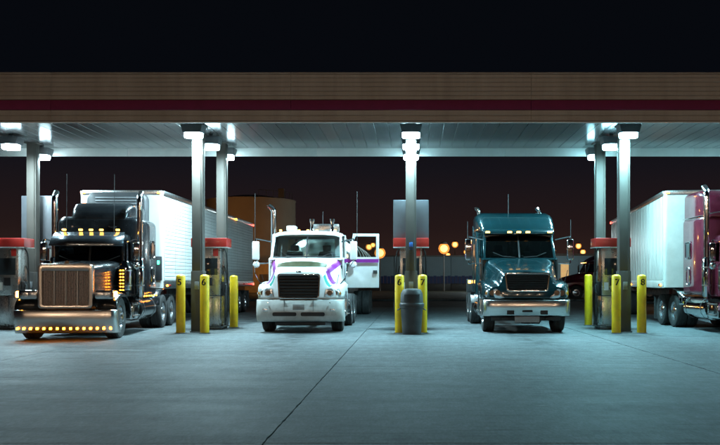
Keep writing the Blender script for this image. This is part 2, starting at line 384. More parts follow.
# ------------------------------------------------------------------ islands
def dispenser(x,label,sign=False):
    d=empty('fuel_dispenser',(x,25.55,0),0,label,'fuel dispenser','diesel dispensers under the canopy')
    MB().bb(-.40,.40,-.36,.36,0,.09).build('plinth',CONC,d,bevel=.02)
    MB().bb(-.33,.33,-.30,.30,.092,1.0).build('lower_cabinet',STAIN,d,bevel=.02)
    up=MB().bb(-.33,.33,-.29,.29,1.006,2.447).build('upper_cabinet',STAIN,d,bevel=.02)
    for s in (-1,1):
        y=s*.292
        MB().bb(-.25,.25,min(y,y+s*.012),max(y,y+s*.012),1.62,2.12).build('display',SCREEN,d,bevel=.004)
        MB().bb(-.10,.10,min(y,y+s*.015),max(y,y+s*.015),1.30,1.54).build('keypad',DARK,d,bevel=.004)
        MB().bb(-.26,-.13,min(y,y+s*.006),max(y,y+s*.006),1.16,1.4).build('notice',PAPER,d)
        MB().bb(.12,.27,min(y,y+s*.006),max(y,y+s*.006),2.18,2.4).build('notice',REDV,d)
        y2=s*.302
        MB().bb(-.28,.28,min(y2,y2+s*.008),max(y2,y2+s*.008),.16,.94).build('access_door',BRUSHED,d,bevel=.003)
    MB().bb(-.53,.53,-.35,.35,2.45,2.715).build('valance',REDV,d,bevel=.02)
    MB().bb(-.535,.535,-.355,.355,2.435,2.449).build('valance_trim',FASCW,d,bevel=.003)
    for s in (-1,1):
        h=MB().bb(min(s*.332,s*.43),max(s*.332,s*.43),-.10,.10,1.0,1.42).build('nozzle_holster',DARK,d,bevel=.015)
        MB().tube([(s*.40,-.02,1.38),(s*.46,-.06,1.30),(s*.47,-.12,1.12),(s*.44,-.15,1.05)],.028,8).build('nozzle',DARK,d)
        pts=catmull([(s*.36,.05,2.42),(s*.44,.10,2.2),(s*.46,.12,1.5),(s*.50,.05,.75),(s*.47,-.08,.32),(s*.44,-.18,.45),(s*.46,-.16,.8),(s*.45,-.13,1.06)],7)
        MB().tube(pts,.021,7).build('hose',HOSE,d)
        pts=catmull([(s*.345,.2,1.9),(s*.42,.22,1.5),(s*.45,.2,.8),(s*.43,.1,.25),(s*.36,.0,.2)],7)
        MB().tube(pts,.017,7).build('hose',HOSE,d)
    if sign:
        sg=MB().bb(-.53,.53,-.16,.16,2.72,3.86).build('sign_box',SIGNG,d,bevel=.015)
        MB().bb(-.50,.50,-.166,-.161,2.76,3.82).build('sign_face',SIGNG,sg,bevel=.001)
    return d
dispenser(-12,'red topped dispenser half hidden beside the black truck')
dispenser(-6,'red topped steel dispenser between the black truck and the white truck')
dispenser(0,'red topped dispenser with tall grey sign box behind the rubbish bin',True)
dispenser(6,'red topped steel dispenser between the teal truck and the maroon sleeper')
cb=empty('sign_cabinet',(-12.05,27.45,0),0,'tall plain grey sign panel on posts behind the column beside the black truck','sign')
MB().bb(-.5,.5,-.08,.08,2.5,4.18).build('panel',SIGNG,cb,bevel=.015)
for s in (-1,1): MB().bb(s*.42-.03,s*.42+.03,-.05,.05,0,2.497).build('post',POLEM,cb,bevel=.005)

def bollard(x,y,num,label,h=1.62):
    b=empty('bollard',(x,y,0),0,label,'bollard','yellow bollards guarding the islands')
    r=.125
    prof=[(r,0),(r,h-.06)]+[(r*math.cos(R(a)),h-.06+.06*math.sin(R(a))) for a in (20,40,60,75,88)]
    MB().lathe(prof,(0,0,0),'z',28).build('post',YELLOW,b)
    MB().lathe([(r+.035,0),(r+.035,.012),(r+.004,.02)],(0,0,.001),'z',24).build('base_collar',CONC,b)
    if num:
        cu=bpy.data.curves.new('num','FONT'); cu.body=num; cu.size=.245; cu.align_x='CENTER'; cu.align_y='CENTER'; cu.offset=.006
        t=bpy.data.objects.new('num',cu); COL.objects.link(t)
        dg=bpy.context.evaluated_depsgraph_get(); me=bpy.data.meshes.new_from_object(t.evaluated_get(dg))
        bpy.data.objects.remove(t); bpy.data.curves.remove(cu)
        bm=bmesh.new(); bm.from_mesh(me); bmesh.ops.triangulate(bm,faces=bm.faces)
        bmesh.ops.subdivide_edges(bm,edges=bm.edges,cuts=2)
        for v in bm.verts:
            u,w=v.co.x,v.co.y; a=u/r; v.co=Vector((math.sin(a)*(r+.003),-math.cos(a)*(r+.003),h-.22+w))
        bm.to_mesh(me); bm.free(); me.materials.append(NUMB)
        o=bpy.data.objects.new('number',me); COL.objects.link(o); o.parent=b
    return b
bollard(-6.34,23.4,'5','yellow bollard numbered 5 beside the black truck')
bollard(-5.68,23.4,'6','yellow bollard numbered 6 nearest the front column beside the white truck')
bollard(-5.48,26.3,None,'plain yellow bollard behind the dispenser beside the white truck')
bollard(-.32,23.45,'6','yellow bollard marked six on the white truck\'s side of the rubbish bin')
bollard(.32,23.45,'7','yellow bollard marked seven on the teal truck\'s side of the rubbish bin')
bollard(5.65,23.4,'7','yellow bollard numbered 7 before the dispenser beside the teal truck')
bollard(6.35,23.4,'8','yellow bollard numbered 8 beside the maroon truck\'s trailer')
bollard(5.75,27.55,None,'plain yellow bollard behind the dispenser beside the teal truck',1.66)

# rubbish bin
tb=empty('rubbish_bin',(.02,23.02,0),0,'dark grey round rubbish bin with domed lid against the centre column','rubbish bin')
MB().lathe([(.25,.0),(.255,.02),(.30,.72),(.33,.725),(.33,.76),(.305,.765)],(0,0,0),'z',32).build('barrel',BINM,tb)
for s in (-1,1):
    MB().tube(catmull([(s*.30,-.06,.70),(s*.37,-.05,.66),(s*.37,.05,.66),(s*.30,.06,.70)],4),.016,6).build('handle',BINM,tb)
ld=MB(); n=32; secs=[]
for r,z in ((.335,.767),(.335,.82),(.31,.85),(.295,1.10),(.25,1.2),(.14,1.235),(.01,1.24)):
    secs.append([(r*math.cos(2*math.pi*k/n),r*math.sin(2*math.pi*k/n),z) for k in range(n)])
ld.loft(secs,True,True,True); lid=ld.build('dome_lid',BINM,tb)
fl=MB()
q=[[( .312*math.sin(R(a)),-.312*math.cos(R(a)),z) for a in range(-42,43,7)] for z in (.88,1.08)]
fl.loft(q); fl.build('flap',DARK,lid)
bt=empty('towel_dispenser',(.0,23.79,2.32),0,'small blue towel dispenser strapped to the column above the rubbish bin','dispenser')
MB().bb(-.05,.05,-.05,.035,0,.20).build('box',BLUEP,bt,bevel=.02)
MB().bb(-.05,.05,-.068,-.055,.02,.07).build('slot',DARK,bt)

# ------------------------------------------------------------------ truck parts
def wheel(parent,x,y,r,side,front,dual=False,rimm=None):
    w=.14 if not dual else .30
    xo=x
    rim=MB()
    if front: prof=[(.30*r/.52,-.02),(.30*r/.52,.02),(.27,.025),(.255,-.02),(.20,-.015),(.185,.03),(.12,.05),(.11,.10),(.05,.115),(.0,.115)]
    else: prof=[(.30*r/.52,-.02),(.30*r/.52,.02),(.28,.02),(.265,-.10),(.22,-.14),(.15,-.14),(.13,-.02),(.12,.0),(.05,.01),(.0,.01)]
    prof=[(max(a,.004),side*h) for a,h in prof]
    rim.lathe(prof,(0,0,0),'x',28,cap=True)
    for k in range(10):
        a=2*math.pi*k/10; rr=.165 if front else .185; hh=(.045 if front else -.115)*side
        rim.lathe([(.014,hh-.02),(.014,hh+.02)],(0,rr*math.cos(a),rr*math.sin(a)),'x',6)
    wo=rim.build('wheel',rimm or ALLOY,parent,loc=(xo,y,r))
    ty=MB(); ri=.295*r/.52
    def one(o):
        pr=[(ri,.02),(ri+.02,.04),(r-.10,.055),(r-.03,.045),(r-.006,.02)]
        g=[]
        for t in (0,.25,.5,.75,1.0):
            a=.02-t*.26
            g+= [(r,a),(r-.014,a-.004),(r-.014,a-.016),(r,a-.02)] if t<1 else []
        pr+=g+[(r,-.235),(r-.03,-.27),(r-.10,-.28),(ri,-.25)]
        ty.lathe([(a,side*(h)+o) for a,h in pr],(0,0,0),'x',40,cap=False)
    one(0)
    if dual: one(-side*.34)
    ty.build('tyre',RUBBER,wo,sharp=30)
    return wo
def lamp(parent,name,m,x0,x1,y0,y1,z0,z1,b=.008):
    return MB().bb(x0,x1,y0,y1,z0,z1).build(name,m,parent,bevel=b)
def cab(t,paint,p,door_open=None,lining=INTERIOR,rear_window=False,glass=GLASS):
    """hollow cab: windscreen frame with two panes, roof, two doors with windows, rear wall, seats and wheel"""
    y0,y1,yt=p['y0'],p['y1'],p['yt']; xb,xt=p['xb'],p['xt']; zf,zc,zw,zr=p['zf'],p['zc'],p['zw'],p['zr']
    po=.07
    O=[(-xb,y0,zc-.06),(xb,y0,zc-.06),(xt,yt,zw+.06),(-xt,yt,zw+.06)]
    I=[(-xb+po,y0+.02,zc),(xb-po,y0+.02,zc),(xt-po,yt-.02,zw),(-xt+po,yt-.02,zw)]
    MB().frame(O,I,-.05).build('windscreen_frame',paint,t,bevel=.008)
    for s in (-1,1):
        q=[(s*.018,y0+.045,zc-.005),(s*(xb-po+.01),y0+.045,zc-.005),(s*(xt-po+.01),yt+.01,zw+.005),(s*.018,yt+.01,zw+.005)]
        MB().quad(q,.006).build('windscreen',glass,t)
        MB().tube([(s*.12,y0-.005,zc+.02),(s*.5,y0+.012,zc+.045),(s*.78,y0+.03,zc+.16)],.009,6).build('wiper',DARK,t)
    MB().bb(-.022,.022,-.012,.012,0,1).build('windscreen_divider',DARK,t)
    dv=COL.objects[-1]
    d=Vector((0,yt-y0,zw-zc)); dv.location=(0,y0+.02,zc); dv.rotation_euler=(-math.atan2(yt-y0,zw-zc),0,0); dv.scale=(1,1,d.length)
    # firewall / lower body
    MB().bb(-xb+.02,xb-.02,y0+.06,y0+.10,zf,zc-.05).build('firewall',paint,t)
    MB().bb(-xb+.03,xb-.03,y0+.1,y1-.05,zf,zf+.04).build('floor_pan',INTERIOR,t)
    # roof
    secs=[]
    for yy,dz,ins in ((yt-.06,-.06,.10),(yt-.02,0.02,.05),(yt+.12,.055,.02),((yt+y1)/2,.075,0),(y1-.04,.06,0),(y1,.02,.03)):
        hw=xt+.03-ins*.5; zt=zw+.05+(zr-zw-.05)*1+dz-.055
        half=[(0,zt+.03),(hw*.5,zt+.02),(hw*.82,zt-.01),(hw*.95,zt-.05),(hw,zt-.12),(hw,zw+.02)]
        full=[(-a,z) for a,z in half[::-1]]+half[1:]
        secs.append([(a,yy,z) for a,z in full])
    MB().loft(secs,False,True,True).build('roof',paint,t,sharp=50)
    # rear wall
    if rear_window:
        O=[(xb,y1,zf),(-xb,y1,zf),(-xt,y1,zw+.06),(xt,y1,zw+.06)]; I=[(xb*.7,y1,zc+.08),(-xb*.7,y1,zc+.08),(-xt*.7,y1,zw-.06),(xt*.7,y1,zw-.06)]
        MB().frame(O,I,-.04).build('rear_wall',lining,t)
        MB().quad([(xb*.7,y1-.02,zc+.08),(-xb*.7,y1-.02,zc+.08),(-xt*.7,y1-.02,zw-.06),(xt*.7,y1-.02,zw-.06)],.005).build('rear_window',glass,t)
    else:
        MB().quad([(xb,y1,zf),(-xb,y1,zf),(-xt,y1,zw+.06),(xt,y1,zw+.06)],-.04).build('rear_wall',lining,t)
    # doors
    for s in (-1,1):
        ya,yb=y0+.12,y1-.10
        def X(z): return xb+(xt-xb)*max(0,min(1,(z-zc)/(zw-zc)))
        opened=(door_open==s)
        dz0=p.get('dz0',zf)
        O=[(0,ya,dz0),(0,yb,dz0),(X(zw)-xb,yb,zw+.05),(X(zw)-xb,ya+(yt-y0)*.95,zw+.05)]
        I=[(0,ya+.16,zc+.02),(0,yb-.09,zc+.02),(X(zw)-xb,yb-.09,zw-.03),(X(zw)-xb,ya+(yt-y0)*.95+.08,zw-.03)]
        if opened:  # swung about the front hinge until it faces forwards
            conv=lambda q: Vector((xb+.02+(q[1]-ya)*.97, ya-.02+(q[1]-ya)*.10, q[2]))
        else:
            conv=lambda q: Vector((s*(xb+q[0]), q[1], q[2]))
        O2=[conv(q) for q in O]; I2=[conv(q) for q in I]
        door=MB().frame(O2,I2,.05 if (s>0 and not opened) else -.05).build('door',paint,t,bevel=.008)
        MB().quad([Vector(q)+Vector((0,.02,0) if opened else (-s*.02,0,0)) for q in I2],.005).build('door_window',glass,door)
        hp=conv((0,yb-.12,zc-.42))
        lamp(door,'door_handle',DARK,hp.x-.06 if opened else hp.x-.03,hp.x+.06 if opened else hp.x+.03,hp.y-.07 if opened else hp.y-.07,hp.y+.02 if opened else hp.y+.07,hp.z-.05,hp.z+.05)
        if opened and p.get('stripe'):
            st=[conv(q) for q in ((0,ya+.02,zc-.14),(0,yb-.01,zc-.14),(0,yb-.01,zc-.035),(0,ya+.02,zc-.035))]
            st=[v+Vector((0,-.062,0)) for v in st]; MB().quad(st,.003).build('door_stripe',PURPLE,door)
        # pillar behind and before the door, sill
        O=[(s*xb,yb+.01,zf),(s*xb,y1,zf),(s*X(zw),y1,zw+.06),(s*X(zw),yb+.01,zw+.06)]
        MB().quad(O,.05 if s>0 else -.05).build('pillar',paint,t)
        O=[(s*xb,y0+.02,zf),(s*xb,ya-.01,zf),(s*xb,ya-.01,zc),(s*xb,y0+.02,zc-.05)]
        MB().quad(O,.05 if s>0 else -.05).build('cowl_side',paint,t)
        # seat
        st=MB().bb(s*.5-.26,s*.5+.26,y1-.72,y1-.2,zc-.62,zc-.48).build('seat',SEATM,t,bevel=.04)
        MB().bb(s*.5-.25,s*.5+.25,y1-.24,y1-.12,zc-.46,zc+.22).build('seat_back',SEATM,st,bevel=.04)
        MB().bb(s*.5-.13,s*.5+.13,y1-.23,y1-.14,zc+.23,zc+.42).build('headrest',SEATM,st,bevel=.03)
    MB().prism([(y0+.12,zc-.5),(y0+.42,zc-.5),(y0+.42,zc-.10),(y0+.32,zc-.03),(y0+.12,zc-.05)],'x',-xb+.08,xb-.08).build('dashboard',INTERIOR,t,bevel=.02)
    sw=MB(); pts=[(.5+.22*math.cos(a),y0+.52+.10*math.sin(a),zc+.02+.19*math.sin(a)) for a in [2*math.pi*k/20 for k in range(21)]]
    sw.tube(pts,.015,6); sw.tube([(.28,y0+.52,zc+.02),(.72,y0+.52,zc+.02)],.013,6); sw.build('steering_wheel',DARK,t)
def mirror(t,x,y,z0,z1,w,xc,m,round_=True):
    s=1 if x>0 else -1
    h=MB().bb(x-w/2,x+w/2,y-.05,y+.06,z0,z1).build('mirror',m,t,bevel=min(.045,w*.3),seg=3)
    MB().bb(x-w/2+.015,x+w/2-.015,y+.061,y+.064,z0+.03,z1-.03).build('mirror_glass',CHROME,h)
    br=MB(); br.tube(catmull([(xc,y+.05,z1-.02),(x-s*.06,y+.02,z1+.06),(x,y,z1+.05),(x,y,z1-.05)],5),.021,6).build('mirror_bracket',CHROME,h); br=MB()
    br.tube(catmull([(xc,y+.05,z0-.08),(x-s*.06,y+.02,z0-.10),(x,y,z0-.08),(x,y,z0+.05)],5),.021,6); br.build('mirror_bracket',CHROME,h)
    if round_:
        MB().lathe([(.01,-.05),(.07,-.04),(.10,0),(.10,.02)],(x-s*.01,y,z0-.13),'y',16).build('spot_mirror',m,h)
def stack(t,x,y,z0,zm,z1,r,tip=(0,.14),shield=True):
    pts=[(x,y,z0),(x,y,z1-.30),(x,y,z1-.18)]+[(x+tip[0]*u*u,y+tip[1]*u*u,z1-.18+.18*u) for u in (.3,.6,.85,1)]
    st=MB().tube(pts,r,16).build('exhaust_stack',CHROME,t,sharp=50)
    MB().lathe([(r*.8,0),(r*.8,.01)],(pts[-1][0],pts[-1][1],pts[-1][2]+.004),'z',12).build('stack_mouth',DARK,st)
    if shield:
        sh=MB(); sh.lathe([(r*1.25,z0+.05),(r*1.55,z0+.1),(r*1.55,zm-.05),(r*1.2,zm)],(x,y,0),'z',20); so=sh.build('heat_shield',CHROME,st)
        for z in (z0+.35,zm-.3): MB().lathe([(r*1.6,z),(r*1.6,z+.04)],(x,y,0),'z',20).build('clamp',BRUSHED,st)
def chassis(t,y0,y1,zt=.98):
    for s in (-1,1):
        MB().bb(s*.43-.05,s*.43+.05,y0,y1,zt-.28,zt).build('frame_rail',FRAMEM,t,bevel=.008)
    for y in (y0+.3,(y0+y1)/2,y1-.2): MB().bb(-.37,.37,y-.05,y+.05,zt-.22,zt-.06).build('cross_member',FRAMEM,t)
    MB().lathe([(.05,-.98),(.05,.98)],(0,p_front(t),.50),'x',10).build('front_axle',FRAMEM,t)
def p_front(t): return t['front_axle_y'] if 'front_axle_y' in t else 1.0
def fifth_wheel(t,y):
    MB().lathe([(.48,1.14),(.48,1.20)],(0,y,0),'z',24).build('fifth_wheel',FRAMEM,t)
    MB().bb(-.45,.45,y-.25,y+.25,.985,1.138).build('fifth_wheel_mount',FRAMEM,t)
def drive_axles(t,ys,x=1.20,r=.51):
    for y in ys:
        MB().lathe([(.09,-.85),(.09,-.25),(.22,-.15),(.22,.15),(.09,.25),(.09,.85)],(0,y,r),'x',14).build('drive_axle',FRAMEM,t)
        for s in (-1,1): wheel(t,s*(x-.06),y,r,s,False,True)
def fuel_tank(t,x,y0,y1,zc,r,m):
    f=MB().lathe([(r*.9,0),(r,.03),(r,y1-y0-.03),(r*.9,y1-y0)],(x,y0,zc),'y',26).build('fuel_tank',m,t)
    for y in (y0+.25,y1-.25):
        MB().lathe([(r+.006,0),(r+.006,.06)],(x,y,zc),'y',26,cap=False).build('tank_strap',BRUSHED,f)
    MB().lathe([(.05,0),(.05,.05)],(x,y0+.5,zc+r-.01),'z',12).build('filler_cap',CHROME,f)
    return f

# ------------------------------------------------------------------ classic long nose tractor
def classic(t,paint,P):
    t['front_axle_y']=.85
    # bumper
    zb0,zb1=.17,.74
    secs=[]
    for z,dy in ((zb0,.105),(zb0+.04,.075),((zb0+zb1)/2,.035),(zb1-.03,.0),(zb1,.02)):
        secs.append([(a,y+dy,z) for a,y in ((-1.23,.40),(-1.225,.22),(-1.19,.09),(-1.10,.02),(-.9,0),(0,-.01),(.9,0),(1.10,.02),(1.19,.09),(1.225,.22),(1.23,.40))])
    bp=MB().loft(secs).build('bumper',SATIN,t,sharp=60)
    md=bp.modifiers.new('t','SOLIDIFY'); md.thickness=.02
    if P.get('blights'):
        for k in range(15):
            x=-1.10+2.2*k/14
            lamp(bp,'bumper_light',AMBER,x-.028,x+.028,(.034 if abs(x)<.95 else .055),.085,.262,.312,.012)
    # grille
    gz0,gz1,gw=.76,1.86,.645
    outer=rrect(-gw,gw,gz0,gz1,.10,5); inner=rrect(-gw+.10,gw-.10,gz0+.09,gz1-.17,.04,5)
    n=len(outer); m=MB()
    for y0,y1 in ((.14,.34),):
        vs=[(a,y0,z) for a,z in outer]+[(a,y0,z) for a,z in inner]+[(a,y1,z) for a,z in outer]+[(a,y1,z) for a,z in inner]
        fs=[]
        for k in range(n):
            j=(k+1)%n; fs+=[(k,j,n+j,n+k),(2*n+k,3*n+k,3*n+j,2*n+j),(k,2*n+k,2*n+j,j),(n+k,n+j,3*n+j,3*n+k)]
        m.add(vs,fs)
    m.build('grille_surround',SATIN,t,bevel=.012,sharp=40)
    gr=MB().bb(-gw+.09,gw-.09,.27,.30,gz0+.08,gz1-.16).build('grille',MESHG,t)
    for k in range(27):
        x=-.51+1.02*k/26; big=(k in (6,13,20))
        MB().bb(x-(.014 if big else .007),x+(.014 if big else .007),.20 if big else .225,.268,gz0+.085,gz1-.165).build('grille_bar',DIVID if big else MESHG,gr)
    # hood
    secs=[]
    for y,hw,zt,zs in ((.345,.635,1.85,.95),(.5,.65,1.88,.95),(1.1,.71,1.93,1.0),(1.7,.78,1.97,1.05),(2.08,.84,1.99,1.1)):
        half=[(0,zt),(hw*.55,zt-.01),(hw*.80,zt-.03),(hw*.93,zt-.075),(hw,zt-.17),(hw+.01,zt-.35),(hw+.015,zs)]
        full=[(-a,z) for a,z in half[::-1]]+half[1:]
        secs.append([(a,y,z) for a,z in full])
    hd=MB().loft(secs,False,True,True).build('hood',paint,t,sharp=40)
    MB().tube([(0,.36,1.865),(0,.9,1.925),(0,2.0,2.0)],.012,6).build('hood_hinge',CHROME,hd)
    MB().lathe([(.05,-.02),(.05,.02)],(0,.30,1.89),'y',12).build('hood_ornament',CHROME,hd)
    # fenders
    ya=.85
    prof=catmull([(.20,.70),(.20,.90),(.30,1.02),(.60,1.13),(.95,1.15),(1.25,1.08),(1.48,.90),(1.60,.62)],4)
    for s in (-1,1):
        secs=[]
        for x,dz,k in ((.62,.0,1),(.95,.0,1),(1.12,-.012,1),(1.19,-.04,.985),(1.215,-.10,.96)):
            secs.append([(s*x, ya+(p[0]-ya)*k, p[1]+dz) for p in prof])
        fd=MB().loft(secs).build('fender',paint,t,sharp=50); md=fd.modifiers.new('t','SOLIDIFY'); md.thickness=.012; md.offset=0
        # headlamp pod
        hp=MB().prism(rrect(min(s*.68,s*1.13),max(s*.68,s*1.13),1.0,1.215,.05),'y',.22,.46).build('headlight',CHROME,t,bevel=.012)
        for xx in (.79,.97):
            lamp(hp,'lens',LENS,s*xx-.08,s*xx+.08,.205,.222,1.045,1.165,.006)
        xs=sorted((s*1.135,s*1.205)); lamp(hp,'turn_signal',AMBERX if P.get('blights') else AMBERL,xs[0],xs[1],.24,.32,1.04,1.19,.02)
        MB().tube([(s*1.0,.40,1.01),(s*1.0,.45,.95)],.03,8).build('headlight_post',CHROME,hp)
        # air cleaner
        ac=MB().lathe([(.06,1.16),(.17,1.20),(.175,1.24),(.175,1.78),(.17,1.82),(.12,1.88),(.10,1.97),(.02,1.98)],(s*.99,1.86,0),'z',26).build('air_cleaner',CHROME,t)
        for z in (1.30,1.70): MB().lathe([(.180,z),(.180,z+.03)],(s*.99,1.86,0),'z',26,cap=False).build('clamp',BRUSHED,ac)
        if P.get('blights'):
            lb=MB().bb(s*.97-.07,s*.97+.07,1.62,1.655,1.17,1.80).build('light_bar',BLACKP,ac,bevel=.01)
            for q in (-.074,.074): MB().bb(s*.97+q-.006,s*.97+q+.006,1.585,1.66,1.165,1.805).build('light_baffle',BLACKP,lb)  # flanges added to block the markers' side light onto the hood
            for c in (-.034,.034):
                for k in range(7): lamp(ac,'marker_light',AMBER,s*.97+c-.016,s*.97+c+.016,1.605,1.622,1.19+k*.085,1.218+k*.085,.006)
        wheel(t,s*1.10,ya,.52,s,True)
        # steps, tank, battery box
        MB().prism([(1.95,.42),(2.75,.42),(2.75,.86),(1.95,.86)],'x',min(s*.78,s*1.16),max(s*.78,s*1.16)).build('battery_box',CHROME,t,bevel=.03)
        for z in (.50,.80): lamp(t,'step',BRUSHED,min(s*.9,s*1.2),max(s*.9,s*1.2),2.05,2.65,z,z+.03,.006)
        fuel_tank(t,s*.87,2.95,4.75,.66,.32,P['tank'])
        if P.get('blights'):
            for k in range(6): lamp(t,'skirt_light',AMBER,min(s*1.155,s*1.175),max(s*1.155,s*1.175),3.2+k*.32,3.26+k*.32,1.0,1.035,.008)
        mirror(t,s*1.20,2.20,1.98,2.48,.17,s*.9,CHROME)
        stack(t,s*1.14,2.86,.95,2.1,P['stack'],.078,(0,.16))
        # quarter fender and mud flap
        q=catmull([(5.08,.72),(5.14,.98),(5.4,1.16),(5.8,1.20)],4)
        qf=MB().loft([[(s*x,p[0],p[1]) for p in q] for x in (.62,1.2)]).build('quarter_fender',P['qf'],t,sharp=60); md=qf.modifiers.new('t','SOLIDIFY'); md.thickness=.012
        MB().bb(min(s*.62,s*1.2),max(s*.62,s*1.2),7.75,7.765,.18,.95).build('mud_flap',RUBBER,t)
        lamp(t,'tail_light',REDL,s*.7-.06,s*.7+.06,7.85,7.87,.80,.88)
    cab(t,paint,dict(y0=2.10,y1=2.98,yt=2.26,xb=.90,xt=.87,zf=1.02,zc=1.95,zw=2.52,zr=2.74),glass=GLASSD)
    if P.get('visor'):
        vs=[(-.90,2.18,2.74),(-.93,2.0,2.60),(-.94,1.80,2.36),(0,1.70,2.33),(.94,1.80,2.36),(.93,2.0,2.60),(.90,2.18,2.74)]
        top=[[(a,2.20,2.745) for a in (-.9,-.45,0,.45,.9)],[(-.93,1.98,2.60),(-.46,1.93,2.60),(0,1.92,2.60),(.46,1.93,2.60),(.93,1.98,2.60)],[(-.95,1.80,2.37),(-.48,1.73,2.36),(0,1.72,2.355),(.48,1.73,2.36),(.95,1.80,2.37)]]
        vo=MB().loft(top).build('sun_visor',mat('visor_steel',(.20,.23,.26),.18,.9,var=.2),t,sharp=60); md=vo.modifiers.new('t','SOLIDIFY'); md.thickness=.012
    for x in (-.70,-.27,0,.27,.70):
        lo=lamp(t,'roof_light',AMBERR if P.get('visor') else AMBERL,x-.05,x+.05,2.22,2.30,2.785,2.835,.02)
    for s in (-1,1):
        MB().lathe([(.02,0),(.022,.35),(.06,.5)],(s*.48,2.25,2.90),'y',14).build('air_horn',CHROME,t)
        o=COL.objects[-1]; o.rotation_euler=(0,0,0)
    # sleeper
    st=P['st']; hw=1.13; secs=[]
    for y,ins in ((3.0,.10),(3.04,.04),(3.14,0),(4.9,0),(4.98,.05)):
        pts=rrect(-hw+ins,hw-ins,.98,st-ins,.20,6); secs.append([(a,y,z) for a,z in pts])
    sl=MB().loft(secs,True,True,True).build('sleeper',paint,t,sharp=40)
    secs=[]; ch=P['cap_hw']; ct=P['cap_top']
    for y,k,zz in ((3.02,.88,st+.04),(3.12,.94,st+(ct-st)*.55),(3.35,.98,ct-.06),(3.7,1,ct),(4.9,1,ct),(4.96,.97,ct-.05)):
        pts=rrect(-ch*k,ch*k,st-.30,zz,min(.16,(zz-st+.3)*.45),5); secs.append([(a,y,z) for a,z in pts])
    rc=MB().loft(secs,True,True,True).build('roof_cap',paint,sl,sharp=40)
    for s in (-1,1):
        w=MB().prism(rrect(4.28,4.62,2.14,2.56,.05),'x',min(s*1.128,s*1.142),max(s*1.128,s*1.142)).build('sleeper_window',SCREEN,sl)
        fo=rrect(4.24,4.66,2.10,2.60,.07)
        MB().tube([(s*1.14,a,z) for a,z in fo+fo[:1]],.022,6,False).build('window_trim',CHROME,sl)
        fo=rrect(4.30,4.60,1.32,1.86,.14)
        MB().tube([(s*1.135,a,z) for a,z in fo+fo[:1]],.02,6,False).build('hatch_trim',CHROME,sl)
        MB().prism(rrect(4.31,4.59,1.33,1.85,.13),'x',min(s*1.125,s*1.138),max(s*1.125,s*1.138)).build('hatch',paint,sl)
        MB().bb(min(s*1.125,s*1.14),max(s*1.125,s*1.14),3.1,4.9,.985,1.03).build('skirt_trim',CHROME,sl)
    if P.get('seam'):
        fo=rrect(-hw,hw,.98,st,.20)
        MB().tube(catmull([(-1.10,3.0,st-.06),(-.8,2.98,st+.03),(0,2.95,st+.05),(.8,2.98,st+.03),(1.10,3.0,st-.06)],5),.02,6).build('cap_seam',CHROME,sl)
        for s in (-1,1): MB().tube([(s*1.12,3.0,st-.06),(s*1.135,3.3,st-.05),(s*1.135,4.9,st-.05)],.018,6).build('cap_seam',CHROME,sl)
    chassis(t,.3,7.9); drive_axles(t,(5.75,7.02)); fifth_wheel(t,6.4)
    for x in P.get('ant',()): MB().tube([(x,2.2,2.5),(x,2.25,P.get('anth',3.9))],.007,5).build('antenna',DARK,t)
    MB().bb(-.5,.5,.6,1.9,.6,1.5).build('engine_block',FRAMEM,t,bevel=.05)

t1=empty('semi_tractor',(-8.39,20.5,0),R(4.5),'black long-nose truck with chrome bumper and rows of lit amber lamps','truck')
classic(t1,BLACKP,dict(blights=True,visor=True,stack=3.88,st=3.22,cap_hw=.80,cap_top=3.66,tank=BLACKP,qf=BLACKP,ant=(-.62,.62),anth=4.3))
t4=empty('semi_tractor',(9.38,20.85,0),0,'maroon sleeper truck with chrome fuel tank cut off beside the pale trailer','truck')
classic(t4,MAROON,dict(stack=4.08,st=3.34,cap_hw=1.09,cap_top=4.06,tank=CHROME,qf=CHROME,seam=True,ant=(-.7,),anth=4.6))

# ------------------------------------------------------------------ aero tractors
def aero_hood(t,paint,P):
    yc,zc_,Ra=P['ya'],.52,.62
    ys=[P['yf'],P['yf']+.03,P['yf']+.10,.26,.36,.48]+[yc-.62+k*.124 for k in range(1,11)]+[P['yb']-.02,P['yb']]
    ys=sorted(set(round(y,3) for y in ys if y<=P['yb']))
    secs=[]
    for y in ys:
        t_=(y-P['yf'])/(P['yb']-P['yf']); e=1-math.exp(-(y-P['yf'])/.10)
        zt=P['zt0']-.05*(1-e)+(P['zt1']-P['zt0'])*t_**.9; wh=P['wh0']+(P['wh1']-P['wh0'])*t_-.03*(1-e)
        wf=P['wf']-.17*(1-min(1,t_/.32))**2-.03*(1-e)
        zf=P['zf0']+(P['zf1']-P['zf0'])*math.sin(min(1,t_/.6)*math.pi/2)-.04*(1-e)
        d=y-yc; zb=.93 if y<yc else .62
        if abs(d)<Ra: zb=max(zb if d<0 else .3,zc_+math.sqrt(Ra*Ra-d*d)); zb=max(zb,.93 if y<.5 else zb)
        zb=min(zb,zf-.10)
        half=[(0,zt),(wh*.4,zt-.005),(wh*.75,zt-.025),(wh*.93,zt-.07),(wh,zt-.15),(wh+.05,max(zf+.10,zt-.3)),(wh+(wf-wh)*.35,zf+.03),(wh+(wf-wh)*.6,zf+.01),(wf-.07,zf-.015),(wf-.015,zf-.07),(wf,zf-.16 if zf-.16>zb else (zf+zb)/2-.02),(wf,zb)]
        c=catmull([(a,0,z) for a,z in half],2); half=[(p.x,p.z) for p in c]
        full=[(-a,z) for a,z in half[::-1]]+half[1:]
        secs.append([(a,y,z) for a,z in full])
    h=MB().loft(secs,False,True,False).build('hood',paint,t,sharp=62)
    md=h.modifiers.new('t','SOLIDIFY'); md.thickness=.015; md.offset=-1
    return h,ys,secs
